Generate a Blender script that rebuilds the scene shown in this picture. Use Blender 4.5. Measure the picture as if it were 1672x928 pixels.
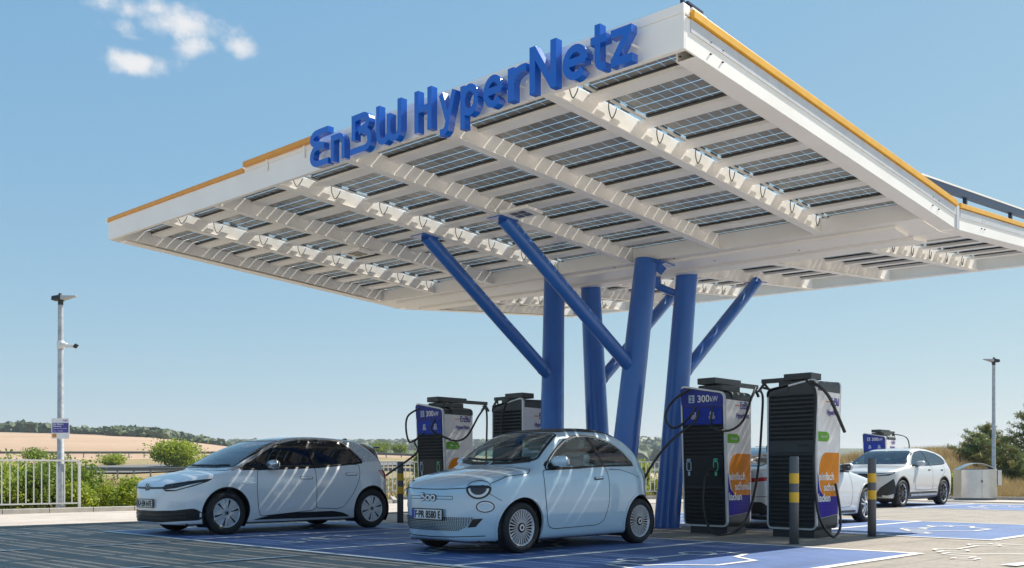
import bpy, bmesh, math, random
import numpy as np
from mathutils import Vector, Matrix
from mathutils.bvhtree import BVHTree
from mathutils.geometry import delaunay_2d_cdt

for o in list(bpy.data.objects): bpy.data.objects.remove(o, do_unlink=True)
random.seed(7); rng = np.random.default_rng(7)
sc = bpy.context.scene; COL = sc.collection
R = math.radians; PI = math.pi

# ------------------------------------------------------------------ camera
TH = R(44.3486)
cam = bpy.data.cameras.new('camera'); camo = bpy.data.objects.new('camera', cam); COL.objects.link(camo)
camo.location = (0, 0, 0.93); camo.rotation_euler = (R(90), 0, TH)
cam.sensor_width = 36; cam.lens = 36*1573.57/1672; cam.shift_y = (773.94-464)/1672
cam.clip_start = .1; cam.clip_end = 9000
sc.camera = camo

# ------------------------------------------------------------------ sky and sun
SUN = Vector((.24, .88, 1.0)).normalized()
el = math.asin(SUN.z); az = math.atan2(SUN.x, SUN.y)
w = bpy.data.worlds.new('World'); sc.world = w; w.use_nodes = True
nt = w.node_tree; N = nt.nodes; Lk = nt.links
bg = N['Background']; bg.inputs[1].default_value = .15
sky = N.new('ShaderNodeTexSky'); sky.sky_type = 'NISHITA'; sky.sun_disc = False
sky.sun_elevation = el; sky.sun_rotation = az; sky.air_density = 1.0; sky.dust_density = 0.2; sky.ozone_density = 1.0
def wmath(op, a, b=None, c=None):
    n = N.new('ShaderNodeMath'); n.operation = op
    for i, v in enumerate((a, b, c)):
        if v is None: continue
        if isinstance(v, (int, float)): n.inputs[i].default_value = v
        else: Lk.new(v, n.inputs[i])
    return n.outputs[0]
def wdot(v, d):
    n = N.new('ShaderNodeVectorMath'); n.operation = 'DOT_PRODUCT'; Lk.new(v, n.inputs[0]); n.inputs[1].default_value = d
    return n.outputs['Value']
tc = N.new('ShaderNodeTexCoord'); D = tc.outputs['Generated']
caz = TH + math.atan((836-270)/1573.57)            # azimuth where the small clouds float
f_ = (-math.sin(caz), math.cos(caz), 0); r_ = (math.cos(caz), math.sin(caz), 0)
fw = wmath('MAXIMUM', wdot(D, f_), .02)
u = wmath('DIVIDE', wdot(D, r_), fw); v = wmath('DIVIDE', wdot(D, (0, 0, 1)), fw)
comb = N.new('ShaderNodeCombineXYZ'); Lk.new(u, comb.inputs[0]); Lk.new(v, comb.inputs[1])
nz = N.new('ShaderNodeTexNoise'); nz.inputs['Scale'].default_value = 34; nz.inputs['Detail'].default_value = 7; nz.inputs['Roughness'].default_value = .58
Lk.new(comb.outputs[0], nz.inputs['Vector'])
nz2 = N.new('ShaderNodeTexNoise'); nz2.inputs['Scale'].default_value = 12; nz2.inputs['Detail'].default_value = 3
Lk.new(comb.outputs[0], nz2.inputs['Vector'])
cosd = math.cos(math.atan((836-270)/1573.57))
def cuv(px, py):                                     # cloud centre as tangent of its bearing and height
    a = math.atan((px-270)/1573.57*cosd*cosd)
    return math.tan(a), (774-py)/1573.57*cosd*.99
tot = None
for (px, py, sx_, sy_, k) in [(300, 30, .048, .020, 1.0), (322, 58, .026, .016, .9), (232, 14, .052, .014, .8), (205, 46, .032, .011, .62), (225, 62, .03, .007, .5),
                              (398, 52, .024, .012, .75), (222, 103, .034, .0135, .95), (262, 96, .018, .006, .5)]:
    cu, cv = cuv(px, py)
    a = wmath('POWER', wmath('DIVIDE', wmath('SUBTRACT', u, cu), sx_), 2.0)
    b = wmath('POWER', wmath('DIVIDE', wmath('SUBTRACT', v, cv), sy_), 2.0)
    e = wmath('MULTIPLY', wmath('POWER', 2.718, wmath('MULTIPLY', wmath('ADD', a, b), -1.0)), k)
    tot = e if tot is None else wmath('MAXIMUM', tot, e)
dens = wmath('ADD', tot, wmath('MULTIPLY', wmath('SUBTRACT', nz.outputs['Fac'], .5), 1.7))
dens = wmath('ADD', dens, wmath('MULTIPLY', wmath('SUBTRACT', nz2.outputs['Fac'], .5), .5))
mr = N.new('ShaderNodeMapRange'); mr.interpolation_type = 'SMOOTHSTEP'
mr.inputs['From Min'].default_value = .26; mr.inputs['From Max'].default_value = 1.15
Lk.new(dens, mr.inputs['Value'])
cm = wmath('MULTIPLY', mr.outputs[0], wmath('GREATER_THAN', tot, .03))
mixc = N.new('ShaderNodeMix'); mixc.data_type = 'RGBA'
sep = N.new('ShaderNodeSeparateColor'); Lk.new(sky.outputs[0], sep.inputs[0]); cmb = N.new('ShaderNodeCombineColor')
for ch, g_, a_ in ((0, .63, .55), (1, .39, 1.0), (2, .15, 1.78)):   # gentle tone curve of the sky, channel by channel
    Lk.new(wmath('MULTIPLY', wmath('POWER', sep.outputs[ch], g_), a_), cmb.inputs[ch])
Lk.new(cm, mixc.inputs['Factor']); Lk.new(cmb.outputs[0], mixc.inputs['A']); mixc.inputs['B'].default_value = (2.75, 2.78, 2.85, 1)
Lk.new(mixc.outputs['Result'], bg.inputs[0])

sun = bpy.data.lights.new('sun', 'SUN'); sun.energy = 4.0; sun.angle = R(.45); sun.color = (1, .94, .84)
suno = bpy.data.objects.new('sun', sun); COL.objects.link(suno)
suno.rotation_euler = (-SUN).to_track_quat('-Z', 'Y').to_euler()
sc.view_settings.view_transform = 'Standard'; sc.view_settings.look = 'None'; sc.view_settings.gamma = 1
sc.view_settings.use_curve_mapping = False; sc.view_settings.exposure = 1.05
sc.render.engine = 'CYCLES'
sc.cycles.max_bounces = 8; sc.cycles.transparent_max_bounces = 24; sc.cycles.glossy_bounces = 4; sc.cycles.diffuse_bounces = 6

# ------------------------------------------------------------------ materials
MATS = {}
def mat(name, col, rough=.5, metal=0, coat=0, noise=None, bump=None, spec=.5, var=0, trans=0, alpha=None, emis=0):
    """noise=(scale, colour2, detail, lo, hi); bump=(scale, strength)"""
    if name in MATS: return MATS[name]
    m = bpy.data.materials.new(name); m.use_nodes = True; t = m.node_tree; b = t.nodes['Principled BSDF']
    b.inputs['Base Color'].default_value = (*col, 1); b.inputs['Roughness'].default_value = rough
    b.inputs['Metallic'].default_value = metal; b.inputs['Coat Weight'].default_value = coat; b.inputs['Coat Roughness'].default_value = .03
    b.inputs['Specular IOR Level'].default_value = spec
    if emis: b.inputs['Emission Color'].default_value = (*col, 1); b.inputs['Emission Strength'].default_value = emis
    tcn = t.nodes.new('ShaderNodeTexCoord')
    if noise is None and rough > .15: noise = (6, tuple(c*.86 for c in col), 4, .35, .7)
    if noise:
        n = t.nodes.new('ShaderNodeTexNoise'); n.inputs['Scale'].default_value = noise[0]; n.inputs['Detail'].default_value = noise[2]; n.inputs['Roughness'].default_value = .62
        t.links.new(tcn.outputs['Object'], n.inputs['Vector'])
        q = t.nodes.new('ShaderNodeMapRange'); q.inputs['From Min'].default_value = noise[3]; q.inputs['From Max'].default_value = noise[4]
        t.links.new(n.outputs['Fac'], q.inputs['Value'])
        mx = t.nodes.new('ShaderNodeMix'); mx.data_type = 'RGBA'; mx.inputs['A'].default_value = (*col, 1); mx.inputs['B'].default_value = (*noise[1], 1)
        t.links.new(q.outputs[0], mx.inputs['Factor']); t.links.new(mx.outputs['Result'], b.inputs['Base Color'])
    if bump:
        n2 = t.nodes.new('ShaderNodeTexNoise'); n2.inputs['Scale'].default_value = bump[0]; n2.inputs['Detail'].default_value = 4
        t.links.new(tcn.outputs['Object'], n2.inputs['Vector'])
        bp = t.nodes.new('ShaderNodeBump'); bp.inputs['Strength'].default_value = bump[1]; bp.inputs['Distance'].default_value = .02
        t.links.new(n2.outputs['Fac'], bp.inputs['Height']); t.links.new(bp.outputs[0], b.inputs['Normal'])
    MATS[name] = m; return m

def glass(name, tint, refl=.25, rough=.02, dark=None):
    if name in MATS: return MATS[name]
    m = bpy.data.materials.new(name); m.use_nodes = True; t = m.node_tree; t.nodes.clear()
    out = t.nodes.new('ShaderNodeOutputMaterial'); tr = t.nodes.new('ShaderNodeBsdfTransparent'); gl = t.nodes.new('ShaderNodeBsdfGlossy')
    tr.inputs[0].default_value = (*tint, 1); gl.inputs['Roughness'].default_value = rough; gl.inputs[0].default_value = (.92, .95, 1, 1)
    fr = t.nodes.new('ShaderNodeFresnel'); fr.inputs[0].default_value = 1.5
    geo = t.nodes.new('ShaderNodeNewGeometry')
    mth = t.nodes.new('ShaderNodeMath'); mth.operation = 'MULTIPLY_ADD'; mth.inputs[1].default_value = 1.0; mth.inputs[2].default_value = refl
    t.links.new(fr.outputs[0], mth.inputs[0])
    # back faces leave the Fresnel term at its base value
    mb = t.nodes.new('ShaderNodeMix'); t.links.new(geo.outputs['Backfacing'], mb.inputs['Factor'])
    t.links.new(mth.outputs[0], mb.inputs['A']); mb.inputs['B'].default_value = refl*.6+.04
    cl = t.nodes.new('ShaderNodeClamp'); t.links.new(mb.outputs[0], cl.inputs[0])
    mx = t.nodes.new('ShaderNodeMixShader'); t.links.new(cl.outputs[0], mx.inputs[0]); t.links.new(tr.outputs[0], mx.inputs[1]); t.links.new(gl.outputs[0], mx.inputs[2])
    t.links.new(mx.outputs[0], out.inputs[0]); MATS[name] = m; return m

def brick_mat(name, c1, c2, mortar, bw, bh, rough=.85, msize=.006, stain=None, rot=0):
    m = bpy.data.materials.new(name); m.use_nodes = True; t = m.node_tree; b = t.nodes['Principled BSDF']; b.inputs['Roughness'].default_value = rough
    tcn = t.nodes.new('ShaderNodeTexCoord'); mp = t.nodes.new('ShaderNodeMapping'); mp.inputs['Rotation'].default_value = (0, 0, rot)
    t.links.new(tcn.outputs['Object'], mp.inputs[0])
    br = t.nodes.new('ShaderNodeTexBrick'); br.inputs['Scale'].default_value = 1; br.inputs['Brick Width'].default_value = bw; br.inputs['Row Height'].default_value = bh
    br.inputs['Mortar Size'].default_value = msize; br.inputs['Color1'].default_value = (*c1, 1); br.inputs['Color2'].default_value = (*c2, 1); br.inputs['Mortar'].default_value = (*mortar, 1)
    br.inputs['Mortar Smooth'].default_value = .3
    t.links.new(mp.outputs[0], br.inputs['Vector'])
    n = t.nodes.new('ShaderNodeTexNoise'); n.inputs['Scale'].default_value = .9; n.inputs['Detail'].default_value = 8; n.inputs['Roughness'].default_value = .65
    t.links.new(tcn.outputs['Object'], n.inputs['Vector'])
    q = t.nodes.new('ShaderNodeMapRange'); q.inputs['From Min'].default_value = .38; q.inputs['From Max'].default_value = .7; q.inputs['To Min'].default_value = 1.08; q.inputs['To Max'].default_value = .84
    t.links.new(n.outputs['Fac'], q.inputs['Value'])
    n3 = t.nodes.new('ShaderNodeTexNoise'); n3.inputs['Scale'].default_value = 26; n3.inputs['Detail'].default_value = 5
    t.links.new(tcn.outputs['Object'], n3.inputs['Vector'])
    q3 = t.nodes.new('ShaderNodeMapRange'); q3.inputs['From Min'].default_value = .3; q3.inputs['From Max'].default_value = .7; q3.inputs['To Min'].default_value = .9; q3.inputs['To Max'].default_value = 1.1
    t.links.new(n3.outputs['Fac'], q3.inputs['Value'])
    mm = t.nodes.new('ShaderNodeMath'); mm.operation = 'MULTIPLY'; t.links.new(q.outputs[0], mm.inputs[0]); t.links.new(q3.outputs[0], mm.inputs[1])
    mu = t.nodes.new('ShaderNodeVectorMath'); mu.operation = 'SCALE'; t.links.new(br.outputs['Color'], mu.inputs[0]); t.links.new(mm.outputs[0], mu.inputs['Scale'])
    mp4 = t.nodes.new('ShaderNodeMapping'); mp4.inputs['Scale'].default_value = (2.2, .22, 1); mp4.inputs['Rotation'].default_value = (0, 0, .06); t.links.new(tcn.outputs['Object'], mp4.inputs[0])
    n4 = t.nodes.new('ShaderNodeTexNoise'); n4.inputs['Scale'].default_value = 1.4; n4.inputs['Detail'].default_value = 5; n4.inputs['Roughness'].default_value = .6; t.links.new(mp4.outputs[0], n4.inputs['Vector'])
    q4 = t.nodes.new('ShaderNodeMapRange'); q4.inputs['From Min'].default_value = .52; q4.inputs['From Max'].default_value = .72; q4.inputs['To Min'].default_value = 1.0; q4.inputs['To Max'].default_value = .72; t.links.new(n4.outputs['Fac'], q4.inputs['Value'])
    mu2 = t.nodes.new('ShaderNodeVectorMath'); mu2.operation = 'SCALE'; t.links.new(mu.outputs[0], mu2.inputs[0]); t.links.new(q4.outputs[0], mu2.inputs['Scale'])
    t.links.new(mu2.outputs[0], b.inputs['Base Color'])
    bp = t.nodes.new('ShaderNodeBump'); bp.inputs['Strength'].default_value = .35; bp.inputs['Distance'].default_value = .01
    inv = t.nodes.new('ShaderNodeMath'); inv.operation = 'SUBTRACT'; inv.inputs[0].default_value = 1; t.links.new(br.outputs['Fac'], inv.inputs[1])
    t.links.new(inv.outputs[0], bp.inputs['Height']); t.links.new(bp.outputs[0], b.inputs['Normal'])
    MATS[name] = m; return m

white_steel = mat('white_steel', (.90, .865, .815), .42, noise=(1.3, (.84, .80, .745), 6, .4, .75))
yellow_p = mat('yellow_paint', (.80, .42, .03), .4)
blue_steel = mat('blue_steel', (.028, .135, .47), .28, coat=.3, noise=(1.5, (.024, .115, .40), 5, .4, .7))
blue_letter = mat('blue_letter', (.003, .11, .54), .18, coat=.5, noise=(3, (.003, .10, .50), 3, .4, .7))
navy = mat('navy_metal', (.012, .02, .06), .35)
cell_m = mat('solar_cell', (.27, .26, .24), .3, noise=(2.2, (.17, .165, .155), 3, .4, .7))
black_m = mat('black_plastic', (.012, .012, .013), .45)
rubber = mat('tyre_rubber', (.018, .018, .019), .75, bump=(60, .15))
galv = mat('galvanised_steel', (.50, .51, .52), .45, .5, noise=(9, (.34, .35, .37), 5, .4, .65))
galv_d = mat('dark_pole_steel', (.16, .17, .18), .4, .7)
inox = mat('stainless_steel', (.58, .58, .57), .3, .95, noise=(3, (.5, .5, .49), 5, .4, .7))
ch_dark = mat('charger_graphite', (.03, .038, .044), .42)
ch_slat = mat('charger_louvre', (.024, .031, .036), .38)
ch_black = mat('charger_black_panel', (.008, .013, .018), .38, spec=.3)
ch_white = mat('charger_side_white', (.86, .82, .80), .4)
ch_frame = mat('charger_light_trim', (.62, .64, .66), .35, .3)
ch_blue = mat('charger_header_blue', (.045, .06, .30), .5, spec=.15)
ch_blue2 = mat('charger_recess_blue', (.025, .06, .42), .5, spec=.15)
c_orange = mat('print_orange', (.82, .26, .008), .5, spec=.15)
c_indigo = mat('print_indigo', (.022, .006, .32), .5, spec=.15)
c_purple = mat('print_purple', (.05, .02, .32), .45)
c_green = mat('print_green', (.16, .42, .04), .5, spec=.15)
c_white = mat('print_white', (.8, .8, .8), .45)
c_dots = mat('print_dots', (.09, .08, .45), .45)
gap_m = mat('panel_gap', (.01, .012, .014), .6)
seal_m = mat('window_seal', (.008, .008, .009), .25)
chrome = mat('chrome', (.75, .76, .78), .12, 1.0, noise=(4, (.7, .71, .73), 2, .4, .7))
lens_m = glass('lamp_lens', (.85, .88, .92), .12)
refl_m = mat('lamp_reflector', (.45, .47, .5), .2, .9)
lamp_dark = mat('lamp_housing', (.02, .028, .04), .25)
drl = mat('lamp_light_bar', (.85, .87, .9), .3)
red_lens = mat('tail_lamp_red', (.42, .01, .012), .12, coat=.5)
seat_m = mat('seat_cloth', (.03, .034, .038), .8)
seat_l = mat('seat_pale', (.34, .36, .36), .8)
plate_w = mat('plate_white', (.8, .8, .78), .35)
plate_b = mat('plate_blue', (.01, .05, .45), .4)
black_print = mat('plate_print', (.01, .01, .012), .5)
boll_m = mat('bollard_grey', (.12, .125, .135), .42)
boll_y = mat('bollard_yellow', (.88, .50, .03), .45)
cable_m = mat('cable_black', (.018, .02, .022), .42)
ring_g = mat('socket_ring_green', (.10, .62, .38), .4)
ring_w = mat('socket_ring_pale', (.45, .58, .72), .4)

# ------------------------------------------------------------------ mesh helper
class M:
    def __init__(s): s.v = []; s.f = []; s.m = []; s.sm = []
    def add(s, vs, fs, mi=0, sm=False):
        o = len(s.v); s.v += [tuple(map(float, q)) for q in vs]; s.f += [tuple(i+o for i in q) for q in fs]
        s.m += [mi]*len(fs); s.sm += [sm]*len(fs); return s
    def hexa(s, P, mi=0):   # P: 4 bottom, 4 top
        return s.add(P, [(3, 2, 1, 0), (4, 5, 6, 7), (0, 1, 5, 4), (1, 2, 6, 5), (2, 3, 7, 6), (3, 0, 4, 7)], mi)
    def box(s, x0, x1, y0, y1, z0, z1, mi=0):
        return s.hexa([(x0, y0, z0), (x1, y0, z0), (x1, y1, z0), (x0, y1, z0), (x0, y0, z1), (x1, y0, z1), (x1, y1, z1), (x0, y1, z1)], mi)
    def bar(s, a, b, w_, h_, mi=0, up=(0, 0, 1)):
        a = Vector(a); b = Vector(b); d = (b-a).normalized(); u_ = Vector(up)
        sd = d.cross(u_); sd = sd.normalized() if sd.length > 1e-6 else Vector((1, 0, 0)); u2 = sd.cross(d)
        q = [(-1, -1), (1, -1), (1, 1), (-1, 1)]
        P = [p + sd*(i*w_/2) + u2*(j*h_/2) for p in (a, b) for i, j in q]
        return s.hexa(P, mi)
    def tube(s, pts, r, n=12, mi=0, cap=True, sm=True):
        pts = [Vector(p) for p in pts]; rs = r if isinstance(r, (list, tuple)) else [r]*len(pts)
        vs = []; prev = None
        for i, p in enumerate(pts):
            d = (pts[min(i+1, len(pts)-1)] - pts[max(i-1, 0)]).normalized()
            if prev is None:
                a = Vector((0, 0, 1)) if abs(d.z) < .9 else Vector((1, 0, 0)); x = d.cross(a).normalized()
            else: x = (prev - d*prev.dot(d)).normalized()
            prev = x; y = d.cross(x)
            vs += [p + (x*math.cos(t) + y*math.sin(t))*rs[i] for t in [2*PI*k/n for k in range(n)]]
        fs = [(i*n+k, i*n+(k+1) % n, (i+1)*n+(k+1) % n, (i+1)*n+k) for i in range(len(pts)-1) for k in range(n)]
        s.add(vs, fs, mi, sm)
        if cap:
            s.add(vs[:n], [tuple(range(n))[::-1]], mi); s.add(vs[-n:], [tuple(range(n))], mi)
        return s
    def lathe(s, prof, axis='z', c=(0, 0, 0), n=32, mi=0, sm=True, close=False):
        vs = []
        for (r, h) in prof:
            for k in range(n):
                a = 2*PI*k/n; p = (r*math.cos(a), r*math.sin(a), h)
                if axis == 'x': p = (h, r*math.cos(a), r*math.sin(a))
                elif axis == 'y': p = (r*math.sin(a), h, r*math.cos(a))
                vs.append((p[0]+c[0], p[1]+c[1], p[2]+c[2]))
        m_ = len(prof); rng_ = range(m_ if close else m_-1)
        fs = [(i*n+k, i*n+(k+1) % n, ((i+1) % m_)*n+(k+1) % n, ((i+1) % m_)*n+k) for i in rng_ for k in range(n)]
        return s.add(vs, fs, mi, sm)
    def prism(s, poly, org, ex, ey, depth, mi=0, holes=()):
        """2D polygon(s) extruded by vector depth"""
        org = Vector(org); ex = Vector(ex); ey = Vector(ey); dv = Vector(depth)
        polys = poly if isinstance(poly[0][0], (list, tuple)) else [poly]
        V2 = []; F2 = []
        for q in polys:
            o = len(V2); V2 += [Vector(p) for p in q]; F2.append(list(range(o, o+len(q))))
        r = delaunay_2d_cdt(V2, [], F2, 0, 1e-6, True)
        vv = r[0]; ff = []
        def inpoly(x, y, q):
            c = False
            for i in range(len(q)):
                (ax, ay), (bx, by) = q[i][:2], q[i-1][:2]
                if (ay > y) != (by > y) and x < (bx-ax)*(y-ay)/(by-ay)+ax: c = not c
            return c
        for q in r[2]:
            cx = sum(vv[i][0] for i in q)/len(q); cy = sum(vv[i][1] for i in q)/len(q)
            if any(inpoly(cx, cy, pq) for pq in polys): ff.append(q)
        nv = len(vv); A = [org + ex*p[0] + ey*p[1] for p in vv]; B = [a+dv for a in A]
        fs = [tuple(q) for q in ff] + [tuple(i+nv for i in q[::-1]) for q in ff]
        ed = {}
        for q in ff:
            for i in range(len(q)): ed[(q[i], q[(i+1) % len(q)])] = 1
        for (a, b) in ed:
            if (b, a) not in ed: fs.append((b, a, a+nv, b+nv))
        return s.add(A+B, fs, mi)
    def build(s, name, mats, parent=None, world=False, bevel=0, fixn=False):
        me = bpy.data.meshes.new(name)
        vs = s.v
        if world and parent is not None:
            L_ = parent.location if parent.parent is None else parent.location + parent.parent.location
            vs = [(a-L_[0], b-L_[1], c-L_[2]) for a, b, c in vs]
        me.from_pydata(vs, [], s.f)
        for m_ in (mats if isinstance(mats, (list, tuple)) else [mats]): me.materials.append(m_)
        me.polygons.foreach_set('material_index', s.m); me.polygons.foreach_set('use_smooth', s.sm); me.update()
        if fixn:
            bm = bmesh.new(); bm.from_mesh(me); bmesh.ops.remove_doubles(bm, verts=bm.verts, dist=1e-5); bmesh.ops.recalc_face_normals(bm, faces=bm.faces); bm.to_mesh(me); bm.free()
        o = bpy.data.objects.new(name, me); COL.objects.link(o)
        if parent is not None: o.parent = parent
        if bevel:
            b = o.modifiers.new('bevel', 'BEVEL'); b.width = bevel; b.segments = 2; b.limit_method = 'ANGLE'; b.angle_limit = R(50)
        return o

def tag(o, label=None, cat=None, group=None, kind=None):
    for k, v_ in (('label', label), ('category', cat), ('group', group), ('kind', kind)):
        if v_: o[k] = v_
    return o
def thing(name, label, cat, loc=(0, 0, 0), rz=0, group=None):
    o = bpy.data.objects.new(name, None); COL.objects.link(o); o.empty_display_size = .2
    o.location = loc; o.rotation_euler = (0, 0, rz); return tag(o, label, cat, group)
def kids(o): return [c for c in bpy.data.objects if c.parent == o]
def copy_tree(o, parent=None):
    c = o.copy(); COL.objects.link(c); c.parent = parent
    if parent is not None: c.matrix_parent_inverse = o.matrix_parent_inverse.copy()
    for ch in kids(o): copy_tree(ch, c)
    return c
def rrect(x0, x1, y0, y1, r, n=5):
    P = []
    for cx, cy, a0 in ((x1-r, y0+r, -90), (x1-r, y1-r, 0), (x0+r, y1-r, 90), (x0+r, y0+r, 180)):
        P += [(cx+r*math.cos(R(a0+90*k/n)), cy+r*math.sin(R(a0+90*k/n))) for k in range(n+1)]
    return P
def round_poly(P, r=.03, n=4):
    out = []; L_ = len(P)
    for i in range(L_):
        a, b, c = Vector(P[i-1]), Vector(P[i]), Vector(P[(i+1) % L_])
        r1 = min(r, (a-b).length*.45, (c-b).length*.45)
        p, q = b+(a-b).normalized()*r1, b+(c-b).normalized()*r1
        for k in range(n+1):
            t = k/n; x = p*(1-t)**2 + b*2*t*(1-t) + q*t*t; out.append((x.x, x.y))
    return out
def smooth_poly(P, n=6):      # closed Catmull-Rom
    out = []; L_ = len(P); P = [Vector(p) for p in P]
    for i in range(L_):
        a, b, c, d = P[i-1], P[i], P[(i+1) % L_], P[(i+2) % L_]
        for k in range(n):
            t = k/n; x = .5*((2*b) + (c-a)*t + (2*a-5*b+4*c-d)*t*t + (3*b-a-3*c+d)*t**3); out.append((x.x, x.y))
    return out
def spline(P, n=8):           # open Catmull-Rom, 3D
    P = [Vector(p) for p in P]; Q = [P[0]*2-P[1]] + P + [P[-1]*2-P[-2]]; out = []
    for i in range(1, len(Q)-2):
        a, b, c, d = Q[i-1], Q[i], Q[i+1], Q[i+2]
        for k in range(n):
            t = k/n; out.append(.5*((2*b) + (c-a)*t + (2*a-5*b+4*c-d)*t*t + (3*b-a-3*c+d)*t**3))
    out.append(P[-1]); return out

# lettering: text curve turned into a flat mesh
def text_mesh(txt, size, spacing=1.0, bold=0, extrude=.001):
    cu = bpy.data.curves.new('t', 'FONT'); cu.body = txt; cu.size = size; cu.space_character = spacing; cu.offset = bold; cu.extrude = extrude; cu.resolution_u = 3
    ob = bpy.data.objects.new('t', cu); COL.objects.link(ob); dg = bpy.context.evaluated_depsgraph_get()
    me = bpy.data.meshes.new_from_object(ob.evaluated_get(dg)); V_ = [tuple(q.co) for q in me.vertices]; F_ = [tuple(p.vertices) for p in me.polygons]
    bpy.data.objects.remove(ob); bpy.data.curves.remove(cu); bpy.data.meshes.remove(me)
    return V_, F_
def put_text(m, txt, size, org, ex, ey, mi=0, width=None, bold=0, align='l', spacing=1.0):
    V_, F_ = text_mesh(txt, size, spacing, bold)
    if not V_: return
    ex = Vector(ex); ey = Vector(ey); en = ex.cross(ey); org = Vector(org)
    x0 = min(q[0] for q in V_); x1 = max(q[0] for q in V_); s = (width/(x1-x0)) if width else 1
    off = {'l': -x0, 'c': -(x0+x1)/2, 'r': -x1}[align]
    m.add([org + ex*((q[0]+off)*s) + ey*q[1] + en*q[2] for q in V_], F_, mi)

# stroke lettering for the big roof sign and the small logos
def arc(cx, cy, rx, ry, a0, a1, n=10): return [(cx+rx*math.cos(R(a0+(a1-a0)*k/n)), cy+ry*math.sin(R(a0+(a1-a0)*k/n))) for k in range(n+1)]
def stroke(pts, t):
    P = [Vector(p) for p in pts]; Lf = []; Rt = []
    for i, p in enumerate(P):
        if i == 0: d = (P[1]-P[0]).normalized(); k = 1
        elif i == len(P)-1: d = (P[-1]-P[-2]).normalized(); k = 1
        else:
            d1 = (P[i]-P[i-1]).normalized(); d2 = (P[i+1]-P[i]).normalized(); d = (d1+d2).normalized(); k = 1/max(.5, d.dot(d1))
        nrm = Vector((-d.y, d.x))*(t/2*k); Lf.append(tuple(p+nrm)); Rt.append(tuple(p-nrm))
    return Lf + Rt[::-1]
T = .162
def glyph(ch):
    """strokes in a box of width w_ and cap height 1; returns (w_, [polygons])"""
    h = T/2; S = []; 
    if ch == 'E':
        w_ = .86
        S = [[(w_, 1-h), (.42, 1-h)] + arc(.36, .765, .36-h, .235-h, 90, 270, 9)[1:] + [(.66, .53)],
             [(.66, .53), (.42, .53)] + arc(.36, .28, .36-h, .25, 90, 180, 6)[1:] + arc(.36, .28, .36-h, .28-h, 180, 270, 6)[1:] + [(w_, h)]]
    elif ch == 'n':
        w_ = .74; S = [[(h, 0), (h, .70)], [(h, .70-h), (w_-.3, .70-h)] + arc(w_-.3, .70-.3, .3-h, .3-h, 90, 0, 6)[1:] + [(w_-h, 0)]]
    elif ch == 'B':
        w_ = .86; S = [[(h, .36), (h, 1)], [(h, 1-h), (w_-.35, 1-h)] + arc(w_-.35, .765, .28-h, .235-h, 90, -90, 9)[1:] + [(.3, .53)],
                       [(.45, .53), (w_-.3, .53)] + arc(w_-.3, .2655, .3-h, .2655, 90, 0, 5)[1:] + arc(w_-.3, .2655, .3-h, .2655-h, 0, -90, 5)[1:] + [(-.06, h)]]
    elif ch == 'W':
        w_ = 1.12; q = w_/2
        S = [[(h, 1), (h, .3)] + arc(h+(q-h)/2, .3, (q-h)/2, .3-h, 180, 360, 9)[1:] + [(q, .72)],
             [(q, .72), (q, .3)] + arc(q+(q-h)/2, .3, (q-h)/2, .3-h, 180, 360, 9)[1:] + [(w_-h, 1)]]
    elif ch == 'H': w_ = .68; S = [[(h, 0), (h, 1)], [(w_-h, 0), (w_-h, 1)], [(h, .54), (w_-h, .54)]]
    elif ch == 'y': w_ = .70; S = [[(.09, .72), (.36, .06)], [(w_-.09, .72), (.36, .06), (.30, -.12), (.20, -.18), (.05, -.18)]]
    elif ch == 'p': w_ = .66; S = [[(h, -.26), (h, .72)], arc(w_/2, .36, w_/2-h, .36-h, 0, 360, 20)]
    elif ch == 'e': w_ = .68; S = [[(h, .37), (w_-h+.02, .37)], arc(w_/2, .36, w_/2-h, .36-h, 0, 320, 18)]
    elif ch == 'r': w_ = .46; S = [[(h, 0), (h, .72)], [(h, .40)] + arc(.40, .38, .40-h, .34-h, 150, 80, 6)]
    elif ch == 'N': w_ = .76; S = [[(h, 0), (h, 1)], [(w_-h, 0), (w_-h, 1)], [(h+.01, .96), (w_-h-.01, .04)]]
    elif ch == 't': w_ = .46; S = [[(.20, .95), (.20, .25)] + arc(.38, .25, .18, .25-h, 180, 285, 6)[1:], [(0, .64), (w_, .64)]]
    elif ch == 'z': w_ = .64; S = [[(.02, .72-h), (w_-.02, .72-h)], [(w_-.10, .62), (.10, .10)], [(.02, h), (w_, h)]]
    return w_, [stroke(q, T) for q in S]
def ring_fix(polys):   # closed rings are cut into short sectors so that the hole survives
    out = []
    for q in polys:
        n = len(q)//2
        for i in range(n-1): out.append([q[i], q[i+1], q[2*n-2-i], q[2*n-1-i]])
    return out
def put_logo(m, word, org, ex, ey, dv, size, width=None, mi=0, gap=.13):
    gl = [(c,) + glyph(c) for c in word]; tw = sum(g[1] for g in gl) + gap*(len(gl)-1); s = (width/(tw*size)) if width else 1
    x = 0
    for c, w_, P in gl:
        P = [[((x+a)*size*s, b*size) for a, b in q] for q in ring_fix(P)]
        m.prism(P, org, ex, ey, dv, mi); x += w_+gap

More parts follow.
